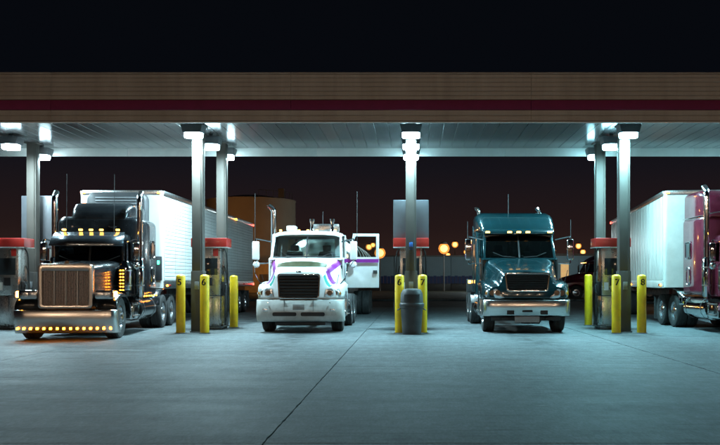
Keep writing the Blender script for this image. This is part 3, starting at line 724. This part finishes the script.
def bars_grille(t,x0,x1,z0,z1,y,n,surm,barm,name='grille',taper=0,sw=.045):
    O=rrect(-1,1,0,1,.12,4)
    def mp(u,w,ins): 
        hw=(x1-x0)/2-ins; zz=z0+ins+(z1-z0-2*ins)*w; return ((x0+x1)/2+u*(hw+taper*(w-.5)),zz)
    outer=[mp(u,w,0) for u,w in O]; inner=[mp(u,w,sw) for u,w in O]; k_=len(O); m=MB()
    vs=[(a,y-.05,z) for a,z in outer]+[(a,y-.05,z) for a,z in inner]+[(a,y+.06,z) for a,z in outer]+[(a,y+.06,z) for a,z in inner]; fs=[]
    for k in range(k_):
        j=(k+1)%k_; fs+=[(k,j,k_+j,k_+k),(2*k_+k,3*k_+k,3*k_+j,2*k_+j),(k,2*k_+k,2*k_+j,j),(k_+k,k_+j,3*k_+j,3*k_+k)]
    m.add(vs,fs); gs=m.build('grille_surround',surm,t,bevel=.008,sharp=50)
    gb=MB().prism([mp(u,w,sw*.6) for u,w in O],'y',y+.0,y+.012).build(name,DARK,t)
    for i in range(n):
        w=(i+.5)/n; zz=z0+sw+(z1-z0-2*sw)*w; hw=(x1-x0)/2-sw+taper*(w-.5)-.012
        MB().prism([(y-.03,zz-.020),(y-.036,zz+.002),(y-.006,zz+.026),(y-.002,zz-.002)],'x',(x0+x1)/2-hw,(x0+x1)/2+hw).build('grille_bar',barm,gb)
    return gs
def headlamp(t,s,outline,y0,k,bez,sig=True):
    pts=[(s*a,z) for a,z in outline]; c=Vector((sum(p[0] for p in pts)/len(pts),0,sum(p[1] for p in pts)/len(pts)))
    def Y(x): return y0+k*max(0,abs(x)-.62)**2
    def ring(sc,dy): return [Vector((c.x+(x-c.x)*sc,Y(c.x+(x-c.x)*sc)+dy,c.z+(z-c.z)*sc)) for x,z in pts]
    bz=MB().loft([ring(1.08,.06),ring(1.08,-.004),ring(.98,-.008),ring(.96,.05)],True).build('headlight',bez,t,sharp=50)
    MB().loft([ring(.97,.02),ring(.95,-.018),ring(.6,-.035),ring(.05,-.038)],True,False,True).build('lens',LENS,bz,sharp=60)
    xi=[abs(p[0]) for p in pts]; x_a,x_b=min(xi),max(xi)
    for q in (.33,.62):
        x=s*(x_a+(x_b-x_a)*q); MB().lathe([(.075,-.02),(.07,-.005),(.03,.02),(.012,.02),(.012,-.01)],(x,Y(x)-.030,c.z),'y',18).build('reflector_bowl',CHROME,bz)
    if sig:
        x=s*(max(abs(p[0]) for p in pts)-.055); lamp(bz,'turn_signal',AMBERS,x-.04,x+.04,Y(x)-.03,Y(x)+.02,c.z-.05,c.z+.03,.015)
AMBERS=mat('amber_reflector',(.75,.30,.05),.15,coat=.5,var=.1)

def aero(t,paint,far=False):
    t['front_axle_y']=1.12
    hood,ys,secs=aero_hood(t,paint,dict(yf=.10,yb=1.78,ya=1.12,zt0=1.70,zt1=2.12,wh0=.70,wh1=1.0,wf=1.22,zf0=1.30,zf1=1.46))
    bars_grille(t,-.60,.60,1.15,1.67,.07,9,CHROME,DARK,taper=.06)
    MB().bb(-.12,.12,.30,.42,1.735,1.75).build('badge',CHROME,t,bevel=.004); o=COL.objects[-1]; o.rotation_euler=(.12,0,0); o.location=(0,0,-.02)
    # bumper
    secs=[]
    for z,dy in ((.47,.10),(.50,.065),(.68,.035),(.90,0),(.925,.03)):
        secs.append([(a,y+dy,z) for a,y in ((-1.225,.62),(-1.22,.30),(-1.17,.14),(-1.02,.05),(-.7,.01),(0,0),(.7,.01),(1.02,.05),(1.17,.14),(1.22,.30),(1.225,.62))])
    bp=MB().loft(secs).build('bumper',SATIN,t,sharp=60); md=bp.modifiers.new('t','SOLIDIFY'); md.thickness=.02
    for x in (-.46,.46): lamp(bp,'tow_hole',DARK,x-.10,x+.10,.034,.08,.52,.63,.006)
    lamp(bp,'air_slot',DARK,-.14,.14,.026,.08,.585,.64,.006)
    MB().bb(-.34,.34,.10,.115,.30,.465).build('licence_plate',mat('blank_plate',(.33,.34,.34),.5,var=.2),t,bevel=.005)
    MB().bb(-.95,.95,.35,.42,.34,.46).build('lower_valance',DARK,t,bevel=.01)
    for x in (-.62,.62): lamp(t,'tow_hook',FRAMEM,x-.09,x+.09,.12,.4,.36,.44)
    for s in (-1,1):
        headlamp(t,s,[(.64,.985),(.85,.965),(1.08,.985),(1.15,1.06),(1.13,1.17),(1.05,1.245),(.92,1.265),(.82,1.22),(.74,1.11)],.085,.55,CHROME)
        wheel(t,s*1.10,1.12,.51,s,True)
        fuel_tank(t,s*.88,2.55,4.0,.62,.31,CHROME)
        MB().bb(min(s*.8,s*1.18),max(s*.8,s*1.18),1.85,2.5,.42,.95).build('battery_box',BRUSHED,t,bevel=.03)
        for z in (.55,.85): lamp(t,'step',BRUSHED,min(s*.95,s*1.22),max(s*.95,s*1.22),1.9,2.45,z,z+.03,.006)
        mirror(t,s*1.50,1.78,2.05,2.68,.20,s*1.06,DARK if far else CHROME,False)
        stack(t,s*.98,4.35,1.0,2.4,3.80,.065,(-.10,0),False)
        q=catmull([(5.0,.72),(5.06,.98),(5.3,1.14),(5.7,1.18)],4)
        qf=MB().loft([[(s*x,p[0],p[1]) for p in q] for x in (.62,1.2)]).build('quarter_fender',BRUSHED,t,sharp=60); md=qf.modifiers.new('t','SOLIDIFY'); md.thickness=.012
        MB().bb(min(s*.62,s*1.2),max(s*.62,s*1.2),7.35,7.365,.18,.95).build('mud_flap',RUBBER,t)
        MB().tube([(s*1.10,.62,1.32),(s*1.20,.56,1.75)],.01,5).build('hood_mirror_arm',DARK,t)
        bx=MB().bb(min(s*1.12,s*1.34),max(s*1.12,s*1.34),5.0,5.12,1.05,1.5).build('marker_bracket',DARK,t,bevel=.01)
        lamp(bx,'marker_light',AMBERL,s*1.24-.05,s*1.24+.05,4.985,4.999,1.36,1.46)
    cab(t,paint,dict(y0=1.72,y1=3.1,yt=2.12,xb=1.07,xt=1.02,zf=1.0,zc=2.12,zw=2.80,zr=2.9),glass=GLASSD)
    # sleeper and raised roof: one smooth body
    secs=[]
    for y,ins in ((3.0,.06),(3.06,.02),(3.2,0),(4.15,0),(4.22,.03)):
        pts=rrect(-1.18+ins,1.18-ins,1.0,3.0,.06,4); secs.append([(a,y,z) for a,z in pts])
    sl=MB().loft(secs,True,True,True).build('sleeper',paint,t,sharp=40)
    secs=[]
    for y,hw,z0,z1 in ((2.06,1.0,2.83,2.90),(2.10,1.06,2.82,3.02),(2.25,1.10,2.82,3.16),(2.55,1.14,2.82,3.34),(2.9,1.17,2.82,3.49),(3.4,1.185,2.82,3.57),(4.15,1.185,2.82,3.59),(4.24,1.15,2.84,3.55)):
        pts=rrect(-hw,hw,z0,z1,min(.23,(z1-z0)*.48),5); secs.append([(a,y,z) for a,z in pts])
    rf=MB().loft(secs,True,True,True).build('raised_roof',paint,sl,sharp=40)
    vs=MB().prism([(2.02,2.80),(1.90,2.83),(1.93,2.93),(2.10,3.00),(2.16,2.86)],'x',-1.04,1.04).build('sun_visor',paint,t,bevel=.015)
    for x in (-.92,-.27,0,.27,.92): lamp(t,'roof_light',AMBERL,x-.065,x+.065,1.882,1.925,2.86,2.91,.01)
    for s in (-1,1):
        MB().prism(rrect(3.5,3.9,2.2,2.6,.05),'x',min(s*1.178,s*1.19),max(s*1.178,s*1.19)).build('sleeper_window',SCREEN,sl)
        MB().bb(min(s*1.16,s*1.19),max(s*1.16,s*1.19),4.22,4.55,1.1,3.2).build('side_extender',paint,sl,bevel=.01)
    chassis(t,.3,7.5); drive_axles(t,(5.6,6.87)); fifth_wheel(t,6.2)
    for x,y,z0,z1 in ((-.15,3.3,3.5,4.15),(1.52,1.80,2.2,3.25),(-1.52,1.80,2.3,3.2)): MB().tube([(x,y,z0),(x,y+.02,z1)],.008,5).build('antenna',DARK,t)
    MB().bb(-.5,.5,.6,1.7,.6,1.45).build('engine_block',FRAMEM,t,bevel=.05)
    for x in (-.45,.25): MB().bb(x,x+.32,1.86,2.05,2.125,2.15).build('paper',PAPER,t)
t3=empty('semi_tractor',(3.19,23.25,0),0,'teal sleeper truck without trailer, chrome bumper and five roof lamps','truck')
aero(t3,TEALP)
t5=empty('semi_tractor',(11.9,68,0),R(-90),'distant maroon truck parked side-on behind the teal truck','truck')
aero(t5,MAROON,True)

# ------------------------------------------------------------------ white day cab tractor
t2=empty('semi_tractor',(-3.10,23.45,0),0,'white day cab truck with purple stripes and its door open','truck')
def daycab(t):
    t['front_axle_y']=1.15
    hood,ys,secs=aero_hood(t,WHITEP,dict(yf=.10,yb=1.80,ya=1.15,zt0=1.74,zt1=2.14,wh0=.68,wh1=1.0,wf=1.22,zf0=1.28,zf1=1.42))
    bars_grille(t,-.58,.58,.95,1.64,.07,7,CHROME,DARK,taper=.03,sw=.04)
    # stripes painted on the hood: patches of the same surface a hair proud of it
    n=len(secs[0]); half=n//2
    def patch(cells,name,m,s):
        mb=MB()
        for (i,k) in cells:
            q=[]
            for a,b in ((i,k),(i+1,k),(i+1,k+1),(i,k+1)):
                p=Vector(secs[a][half+s*b]); c=Vector((0,p.y,p.z-.3)); q.append(p+(p-c).normalized()*.004+Vector((0,-.002,0)))
            mb.add(q,[(0,1,2,3)])
        mb.build(name,m,hood)
    I=len(secs)-1
    for s in (-1,1):
        patch([(i,k) for i in range(5,I) for k in (6,7,8)]+[(i,k) for i in (4,5) for k in (7,8,9,10,11,12)],'hood_stripe',PURPLE,s)
        patch([(i,k) for i in (1,2) for k in (8,9,10,11,12)],'hood_stripe',GREENS,s)
    # olive scoop across the hood
    sc=[]
    for x in (-.70,-.66,-.5,-.25,0,.25,.5,.66,.70):
        dz=-.07*(abs(x)/.7)**2; k=.35 if abs(x)>.69 else 1
        sc.append([(x,.52+.14*(x/.7)**2,1.80+dz),(x,.46+.14*(x/.7)**2,1.83+dz+.04*k),(x,.50+.14*(x/.7)**2,1.86+dz+.14*k),(x,.85,1.97+dz+.04*k),(x,1.0,1.92+dz)])
    MB().loft(sc,True,True,True).build('hood_scoop',OLIVE,t,sharp=50)
    # bumper
    secs=[]
    for z,dy in ((.31,.12),(.36,.04),(.50,0),(.72,0),(.76,.025),(.90,.03),(.925,.07)):
        secs.append([(a,y+dy,z) for a,y in ((-1.23,.62),(-1.22,.30),(-1.17,.13),(-1.02,.04),(-.7,0),(0,-.02),(.7,0),(1.02,.04),(1.17,.13),(1.22,.30),(1.23,.62))])
    bp=MB().loft(secs).build('bumper',BUMPW,t,sharp=60); md=bp.modifiers.new('t','SOLIDIFY'); md.thickness=.02
    for s in (-1,1): MB().prism(rrect(min(s*.06,s*.72),max(s*.06,s*.72),.47,.575,.04),'y',-.024,.03).build('air_slot',DARK,bp)
    MB().bb(-.7,.7,.3,.4,.2,.34).build('lower_valance',DARK,t,bevel=.02)
    for s in (-1,1):
        headlamp(t,s,[(.70,1.00),(.95,.975),(1.12,1.0),(1.17,1.10),(1.10,1.21),(.92,1.25),(.74,1.215)],.075,.55,WHITEP)
        wheel(t,s*1.10,1.15,.51,s,True)
        fuel_tank(t,s*.88,2.35,3.4,.62,.30,CHROME)
        MB().bb(min(s*.8,s*1.18),max(s*.8,s*1.18),1.95,2.3,.40,.95).build('step_box',BRUSHED,t,bevel=.02)
        for z in (.45,.85): lamp(t,'step',BRUSHED,min(s*.95,s*1.24),max(s*.95,s*1.24),1.95,2.32,z,z+.03,.006)
        mx=-1.50 if s<0 else 1.40
        mirror(t,mx,1.75,2.06,2.62,.21,s*1.03,WHITEP)
        MB().tube(catmull([(s*1.05,.5,1.30),(s*1.22,.52,1.5),(s*1.32,.55,1.75),(s*1.42,1.6,2.05)],5),.012,6).build('mirror_rod',CHROME,t)
        MB().tube([(s*1.0,.4,1.28),(s*1.08,.36,1.62)],.008,5).build('fender_rod',DARK,t)
        MB().bb(min(s*.62,s*1.2),max(s*.62,s*1.2),6.2,6.215,.18,.95).build('mud_flap',RUBBER,t)
    cab(t,WHITEP,dict(y0=1.74,y1=3.05,yt=2.05,xb=1.07,xt=1.02,zf=1.0,zc=2.13,zw=2.80,zr=2.92,dz0=1.24,stripe=True),door_open=1,lining=WINT,rear_window=True)
    MB().prism([(1.85,1.2),(2.9,1.2),(2.9,1.9),(1.85,1.9)],'x',1.0,1.02).build('door_jamb',INTERIOR,t)
    for x in (-.82,-.27,0,.27,.82): lamp(t,'roof_light',AMBERL,x-.035,x+.035,2.08,2.15,2.925,2.985,.012)
    MB().bb(-.68,-.40,2.35,2.75,2.95,3.12).build('roof_vent',WHITEP,t,bevel=.03)
    MB().bb(.0,.88,2.75,2.95,2.95,3.20).build('roof_panel',BRUSHED,t,bevel=.03)
    for x in (.08,.70):
        MB().lathe([(.07,2.96),(.05,3.1),(.05,3.2),(.07,3.24),(.07,3.33),(.02,3.35)],(x,2.5,0),'z',14).build('beacon',CHROME,t)
    for s in (-1,1):
        MB().bb(s*.40-.004,s*.40+.004,-.014,.02,.60,.915).build('bumper_seam',DARK,bp)
        lamp(bp,'bumper_bolt',CHROME,s*.86-.016,s*.86+.016,-.002,.03,.82,.852,.008)
        lamp(bp,'fog_lamp',LENS,s*.93-.075,s*.93+.075,.012,.05,.60,.68,.015)
        MB().tube([(s*1.085,2.62,1.35),(s*1.13,2.62,1.42),(s*1.13,2.62,2.0),(s*1.085,2.62,2.07)],.014,6).build('grab_rail',CHROME,t)
        lamp(t,'hood_latch',DARK,s*1.02-.03,s*1.02+.03,1.70,1.80,1.80,1.90,.01)
    for z in (1.42,1.95): lamp(t,'door_hinge',CHROME,1.06,1.12,1.80,1.87,z,z+.10,.008)
    MB().bb(-.16,.16,-.030,-.020,.64,.80).build('licence_plate',mat('blank_plate',(.33,.34,.34),.5,var=.2),bp,bevel=.003)
    MB().bb(-.07,.07,.02,.06,1.665,1.72).build('badge',CHROME,t,bevel=.01)
    MB().tube([(-.98,1.805,2.155),(-.5,1.74,2.165),(0,1.73,2.17),(.5,1.74,2.165),(.98,1.805,2.155)],.014,6).build('cowl_gap_shade',DARK,t)  # dark tube paints in the shade of the gap between hood and cab
    stack(t,-1.22,3.3,1.0,2.6,3.80,.085,(-.16,0),False)
    chassis(t,.3,6.4); drive_axles(t,(4.25,5.52)); fifth_wheel(t,4.9)
    MB().bb(-.5,.5,.6,1.7,.6,1.45).build('engine_block',FRAMEM,t,bevel=.05)
    for x,y,z0,z1 in ((-1.53,1.78,2.3,4.05),(1.50,1.78,2.3,4.1),(.36,3.0,2.9,3.6)): MB().tube([(x,y,z0),(x,y+.02,z1)],.008,5).build('antenna',DARK,t)
daycab(t2)

# ------------------------------------------------------------------ trailers
def trailer_gear(t,L,y_axles):
    for s in (-1,1):
        MB().bb(s*.5-.06,s*.5+.06,1.2,L-.3,.92,1.16).build('frame_rail',FRAMEM,t,bevel=.008)
        lg=MB().bb(s*.6-.06,s*.6+.06,2.6,2.72,.25,1.15).build('landing_leg',FRAMEM,t,bevel=.008)
        MB().bb(s*.6-.13,s*.6+.13,2.52,2.8,.22,.245).build('landing_foot',FRAMEM,lg)
    for y in y_axles:
        MB().lathe([(.07,-.9),(.07,.9)],(0,y,.51),'x',12).build('axle',FRAMEM,t)
        for s in (-1,1): wheel(t,s*1.16,y,.51,s,False,True)
    for s in (-1,1): MB().bb(min(s*.62,s*1.22),max(s*.62,s*1.22),y_axles[-1]+.75,y_axles[-1]+.765,.2,1.0).build('mud_flap',RUBBER,t)
    MB().bb(-1.1,1.1,L-.12,L-.02,.5,.6).build('rear_guard',FRAMEM,t,bevel=.01)
def box_trailer(t,w,L,z0,z1,m,horizontal,reefer):
    hw=w/2
    MB().prism(rrect(-hw,hw,-.0,L,.12,5),'z',z0+.02,z1-.02).build('body',m,t,sharp=40)
    # side skins, each panel of its own
    npan=int(round(L/1.22)); pw=(L-.3)/npan
    for s in (-1,1):
        for k in range(npan):
            a=.16+k*pw; mb=MB()
            if horizontal:
                nn=22; pts=[]; h=(z1-z0-.44)/nn
                for i in range(nn):
                    zz=z0+.26+i*h; pts+=[(0,zz),(.010,zz+.012),(.010,zz+h-.022),(0,zz+h-.010)]
                pts+=[(-.01,z1-.18),(-.01,z0+.26)]
                poly=[(s*(hw+.002+u),z) for u,z in pts]
                vs=[(x,a+.005,z) for x,z in poly]+[(x,a+pw-.005,z) for x,z in poly]; n=len(poly)
                mb.add(vs,[tuple(range(n)),tuple(range(n,2*n))]+[(i,(i+1)%n,n+(i+1)%n,n+i) for i in range(n)])
            else:
                x0,x1=sorted((s*(hw-.004),s*(hw+.006))); mb.bb(x0,x1,a+.004,a+pw-.004,z0+.26,z1-.18)
                x0,x1=sorted((s*(hw+.0065),s*(hw+.016)))
                for q in (.0,.5): mb.bb(x0,x1,a+q*pw-.015 if q else a+.006,a+q*pw+.015 if q else a+.036,z0+.26,z1-.18)
            mb.build('side_panel',m,t,sharp=25)
        x0,x1=sorted((s*(hw-.03),s*(hw+.022)))
        MB().bb(x0,x1,.10,L-.02,z1-.16,z1).build('top_rail',BRUSHED,t,bevel=.012)
        MB().bb(x0,x1,.10,L-.02,z0,z0+.24).build('bottom_rail',BRUSHED if horizontal else m,t,bevel=.012)
        for k in range(int(L/3)):
            yy=.5+k*3; xa,xb=sorted((s*(hw+.024),s*(hw+.036)))
            lamp(t,'side_reflector',mat('red_reflector',(.5,.03,.02),.2,var=0),xa,xb,yy,yy+.3,z0+.08,z0+.13,.004)
        mx=s*(hw-.10)
        lamp(t,'corner_light',AMBER,mx-.06,mx+.06,-.03,.0,z1-.10,z1-.05,.01)
        xa,xb=sorted((s*(hw+.022),s*(hw+.05)))
        lamp(t,'side_light',REDL,xa,xb,L-.2,L-.05,z1-.14,z1-.06,.01)
        lamp(t,'side_light',REDL,xa,xb,L-.2,L-.05,z0+.05,z0+.14,.01)
        lamp(t,'side_light',AMBER,xa,xb,L*.72,L*.72+.12,z1-.14,z1-.07,.01)
        lamp(t,'side_light',AMBER,xa,xb,L*.5,L*.5+.12,z0+.06,z0+.12,.01)
        lamp(t,'side_light',AMBER,xa,xb,.35,.47,z0+.07,z0+.12,.01)
    MB().bb(-hw+.08,hw-.08,-.012,.05,z1-.14,z1+.003).build('front_rail',BRUSHED,t,bevel=.012)
    MB().bb(-hw+.06,hw-.06,.08,L-.05,z1-.019,z1+.004).build('roof_sheet',m,t)
    for s in (-1,1): MB().bb(min(s*.05,s*(hw-.06)),max(s*.05,s*(hw-.06)),L,L+.04,z0+.05,z1-.1).build('rear_door',m,t,bevel=.01)
    if reefer:
        u=MB().prism(rrect(-.88,.88,2.0,z1-.10,.25,5),'y',-.48,-.002).build('cooling_unit',REEFG,t,bevel=.04)
        for k in range(6): MB().bb(-.62,.62,-.505,-.481,z1-.75+k*.09,z1-.70+k*.09).build('louvre',HOUSING,u,bevel=.005)
        lamp(t,'status_light',GREENL,1.12,1.2,-.06,-.01,1.95,2.07,.02)
        MB().bb(1.05,1.27,-.05,-.001,1.45,2.2).build('control_box',REEFG,t,bevel=.02)
tr1=empty('box_trailer',(-8.95,26.25,0),0,'white ribbed refrigerated trailer behind the black truck','trailer')
box_trailer(tr1,2.56,15.1,1.2,4.24,TRAILW,True,True); trailer_gear(tr1,15.1,(12.2,13.5))
tr4=empty('box_trailer',(7.83+1.3*math.cos(R(6.4)),26.3-1.3*math.sin(R(6.4)),0),R(-6.4),'pale smooth panelled trailer behind the maroon sleeper truck','trailer')
box_trailer(tr4,2.6,13.4,1.22,4.24,TRAILA,False,False); trailer_gear(tr4,13.4,(10.5,11.8))
tk=empty('tank_trailer',(-3.0,28.9,0),0,'polished steel tank trailer behind the white truck','trailer')
def ell(a,b,y,zc,n=32): return [(a*math.cos(2*math.pi*k/n),y,zc+b*math.sin(2*math.pi*k/n)) for k in range(n)]
MB().loft([ell(.9,.6,-.15,2.15),ell(1.15,.82,-.08,2.15),ell(1.26,.92,.05,2.15),ell(1.26,.92,10.6,2.15),ell(1.15,.82,10.75,2.15),ell(.9,.6,10.82,2.15)],True,True,True).build('tank_shell',TANKA,tk,sharp=50)
for y in (.6,3.0,5.4,7.8,10.0): MB().loft([ell(1.285,.945,y,2.15),ell(1.285,.945,y+.08,2.15)],True,True,True).build('tank_ring',BRUSHED,tk)
for y in (2.0,5.0,8.0): MB().lathe([(.32,3.04),(.32,3.16),(.28,3.2)],(0,y,0),'z',20).build('manhole',BRUSHED,tk)
trailer_gear(tk,10.7,(7.9,9.2))

# ------------------------------------------------------------------ background
tank=empty('storage_tank',(-19.9,106,0),0,'tall round beige storage tank lit orange behind the parked trucks','tank')
MB().lathe([(5.45,0),(5.45,11.3)],(0,0,0),'z',64).build('shell',TANKP,tank,sharp=50)
MB().lathe([(5.52,11.3),(5.52,11.42),(2,12.0),(.1,12.1)],(0,0,.002),'z',64).build('roof',TANKP,tank)
for z in (2.3,4.6,6.9,9.2): MB().lathe([(5.475,z),(5.475,z+.06)],(0,0,0),'z',64,cap=False).build('weld_band',TANKP,tank)
pf=MB()
for k in range(7):
    a=R(-70+k*10); pf.tube([(5.3*math.cos(a),5.3*math.sin(a),11.35),(5.3*math.cos(a),5.3*math.sin(a),12.3)],.03,5)
pf.tube([(5.3*math.cos(R(-70+k*5)),5.3*math.sin(R(-70+k*5)),12.3) for k in range(13)],.03,5); pf.build('railing',POLEM,tank)
MB().bb(3.9,4.6,-3.6,-2.9,11.5,12.6).build('hatch_box',POLEM,tank)
sh=empty('pump_shed',(-16.6,96,0),0,'low ochre shed glowing orange beside the white truck\'s mirror','shed')
MB().bb(-2.2,2.2,0,4,0,3.5).build('wall',SHEDM,sh,bevel=.02)
MB().bb(-2.4,2.4,-.2,4.2,3.5,3.7).build('roof',POLEM,sh,bevel=.02)
MB().bb(-.5,.5,-.06,-.002,0,2.2).build('door',POLEM,sh)
wh=empty('warehouse',(0,130,0),0,'long low pale warehouse with blue base band behind the rubbish bin','building')
for k in range(9):
    a=-11.5+k*3.2
    MB().bb(a+.02,a+3.18,0,12,1.78,4.3).build('wall_panel',WALLG,wh,bevel=.02)
    MB().bb(a+.02,a+3.18,.12,12,-.02,.9).build('plinth_panel',GUARD,wh,bevel=.02)
wh.scale=(1.354,1,1.2)
bl=MB()
for k in range(72): bl.bb(-11.5+k*.4+.02,-11.5+k*.4+.38,-.06,.1,.88,1.80+(.07 if k%2 else 0))
bl.build('blue_slats',WALLB,wh)
MB().bb(-11.7,17.5,-.3,12.3,4.302,4.48).build('roof',POLEM,wh,bevel=.02)
def street_lamp(x,y,z,label,m=SODL,r=.30,arm=0):
    s=empty('street_lamp',(x,y,0),0,label,'street lamp','orange street lamps in the distance')
    MB().tube([(0,0,0),(0,0,z-r*.98)],[.11,.07],8).build('pole',POLEM,s)
    MB().lathe([(.05,r*1.25),(r*.5,r*1.1),(r*.66,r*.78)],(0,0,z),'z',16).build('hood',POLEM,s)
    MB().lathe([(r*a,b*r) for a,b in ((.05,-1),(.5,-.86),(.86,-.5),(1,0),(.86,.5),(.64,.76))],(0,0,z),'z',16).build('globe',m,s)  # on the distant amber lamps this shell is the painted halo
    if m is AMBHALO: MB().lathe([(0.66*r*math.cos(R(a)),.66*r*math.sin(R(a))) for a in (-88,-60,-30,0,30,60,88)],(0,0,z),'z',14).build('bulb',BULB,s)
    return s
def PXY(px,py,Y): return ((px-411)*Y/850, CH+(281-py)*Y/850)
for px,py,Y,lab in ((369,247,135,'orange lamp farthest left beside the white truck\'s open door'),(380,253,112,'bright orange street lamp left of the grey sign box'),(444,248.5,112,'bright orange street lamp right of the grey sign box'),(455,244.5,135,'taller double orange street lamp near the teal truck\'s mirror'),(373,245,170,'faint distant orange lamp seen through the white truck\'s door window'),(400,262,150,'small orange lamp low behind the rubbish bin column'),(448,255,185,'dim orange lamp low over the warehouse roof'),(583,252,160,'lower orange lamp above the distant maroon truck'),(578.5,246,150,'small orange lamp above the distant maroon truck'),(466,252,190,'faint distant orange lamp behind the teal truck\'s mirror')):
    x,z=PXY(px,py,Y); street_lamp(x,Y,z,lab,AMBHALO,.74 if Y<120 else .52)
street_lamp(-25.5,88,8.5,'added orange lamp unseen behind the white trailer, lighting the tank')  # put in out of sight to light the tank orange
street_lamp(-13.2,90,3.0,'added low orange lamp unseen behind the white truck, lighting the shed',SODW,.25)  # put in out of sight to light the shed wall
street_lamp(11.6,105,6,'added cool lamp unseen behind the teal truck, lighting the warehouse wall',COOLL,.4)  # put in out of sight to brighten the warehouse wall
street_lamp(27,92,7.5,'added orange lamp unseen behind the pale trailer beyond the maroon truck')  # one more unseen lamp, put in for background light
for x,lab in ((-22,'unseen lamp behind the camera added to light the black truck'),(-7,'unseen lamp behind the camera added to light the white truck'),(9,'unseen lamp behind the camera added to light the teal truck'),(25,'unseen lamp behind the camera added to light the maroon truck')):
    street_lamp(x,-30,9.5,lab,WARML,.34)  # unseen lamps added to light the truck fronts and canopy fascia
st=empty('added_shop',(2,-58,0),0,'unseen low tan shop behind the camera added to reflect warm light','building')  # unseen building added so chrome and truck fronts pick up warm light
MB().bb(-32,32,-12,0,0,5.4).build('wall',SHEDM,st,bevel=.02); MB().bb(-33,33,-13,1.4,5.4,6.1).build('roof',FASC,st,bevel=.02)
for k in range(12): MB().bb(-29+k*5,-25.4+k*5,.002,.06,.7,3.0).build('window',SCREEN,st,bevel=.01)
fb=empty('office_block',(21.5,120,0),0,'distant dark low building with two lit windows behind the maroon truck','building')
MB().bb(-6,6,0,8,0,5).build('wall',WALLG,fb,bevel=.02); MB().bb(-6.2,6.2,-.2,8.2,5,5.3).build('roof',POLEM,fb)
for x in (-1.5,.2): MB().bb(x-.55,x+.55,-.05,-.002,1.8,4.0).build('lit_window',mat('lit_window',(.8,.6,.3),.5,var=.2,emit=(1,.55,.2,1),es=.5),fb)

# ------------------------------------------------------------------ night air
HZ=False
if HZ:
    m=bpy.data.materials.new('haze'); m.use_nodes=True; nt=m.node_tree; nt.nodes.clear()
    o=node(nt,'ShaderNodeOutputMaterial'); v=node(nt,'ShaderNodeVolumePrincipled'); v.inputs['Density'].default_value=.0005; v.inputs['Color'].default_value=(.9,.93,.95,1); v.inputs['Anisotropy'].default_value=.35
    nt.links.new(v.outputs[0],o.inputs['Volume'])
    hz=MB().bb(-600,600,-100,600,-1.3,13.3).build('haze',m); tag(hz,kind='stuff')
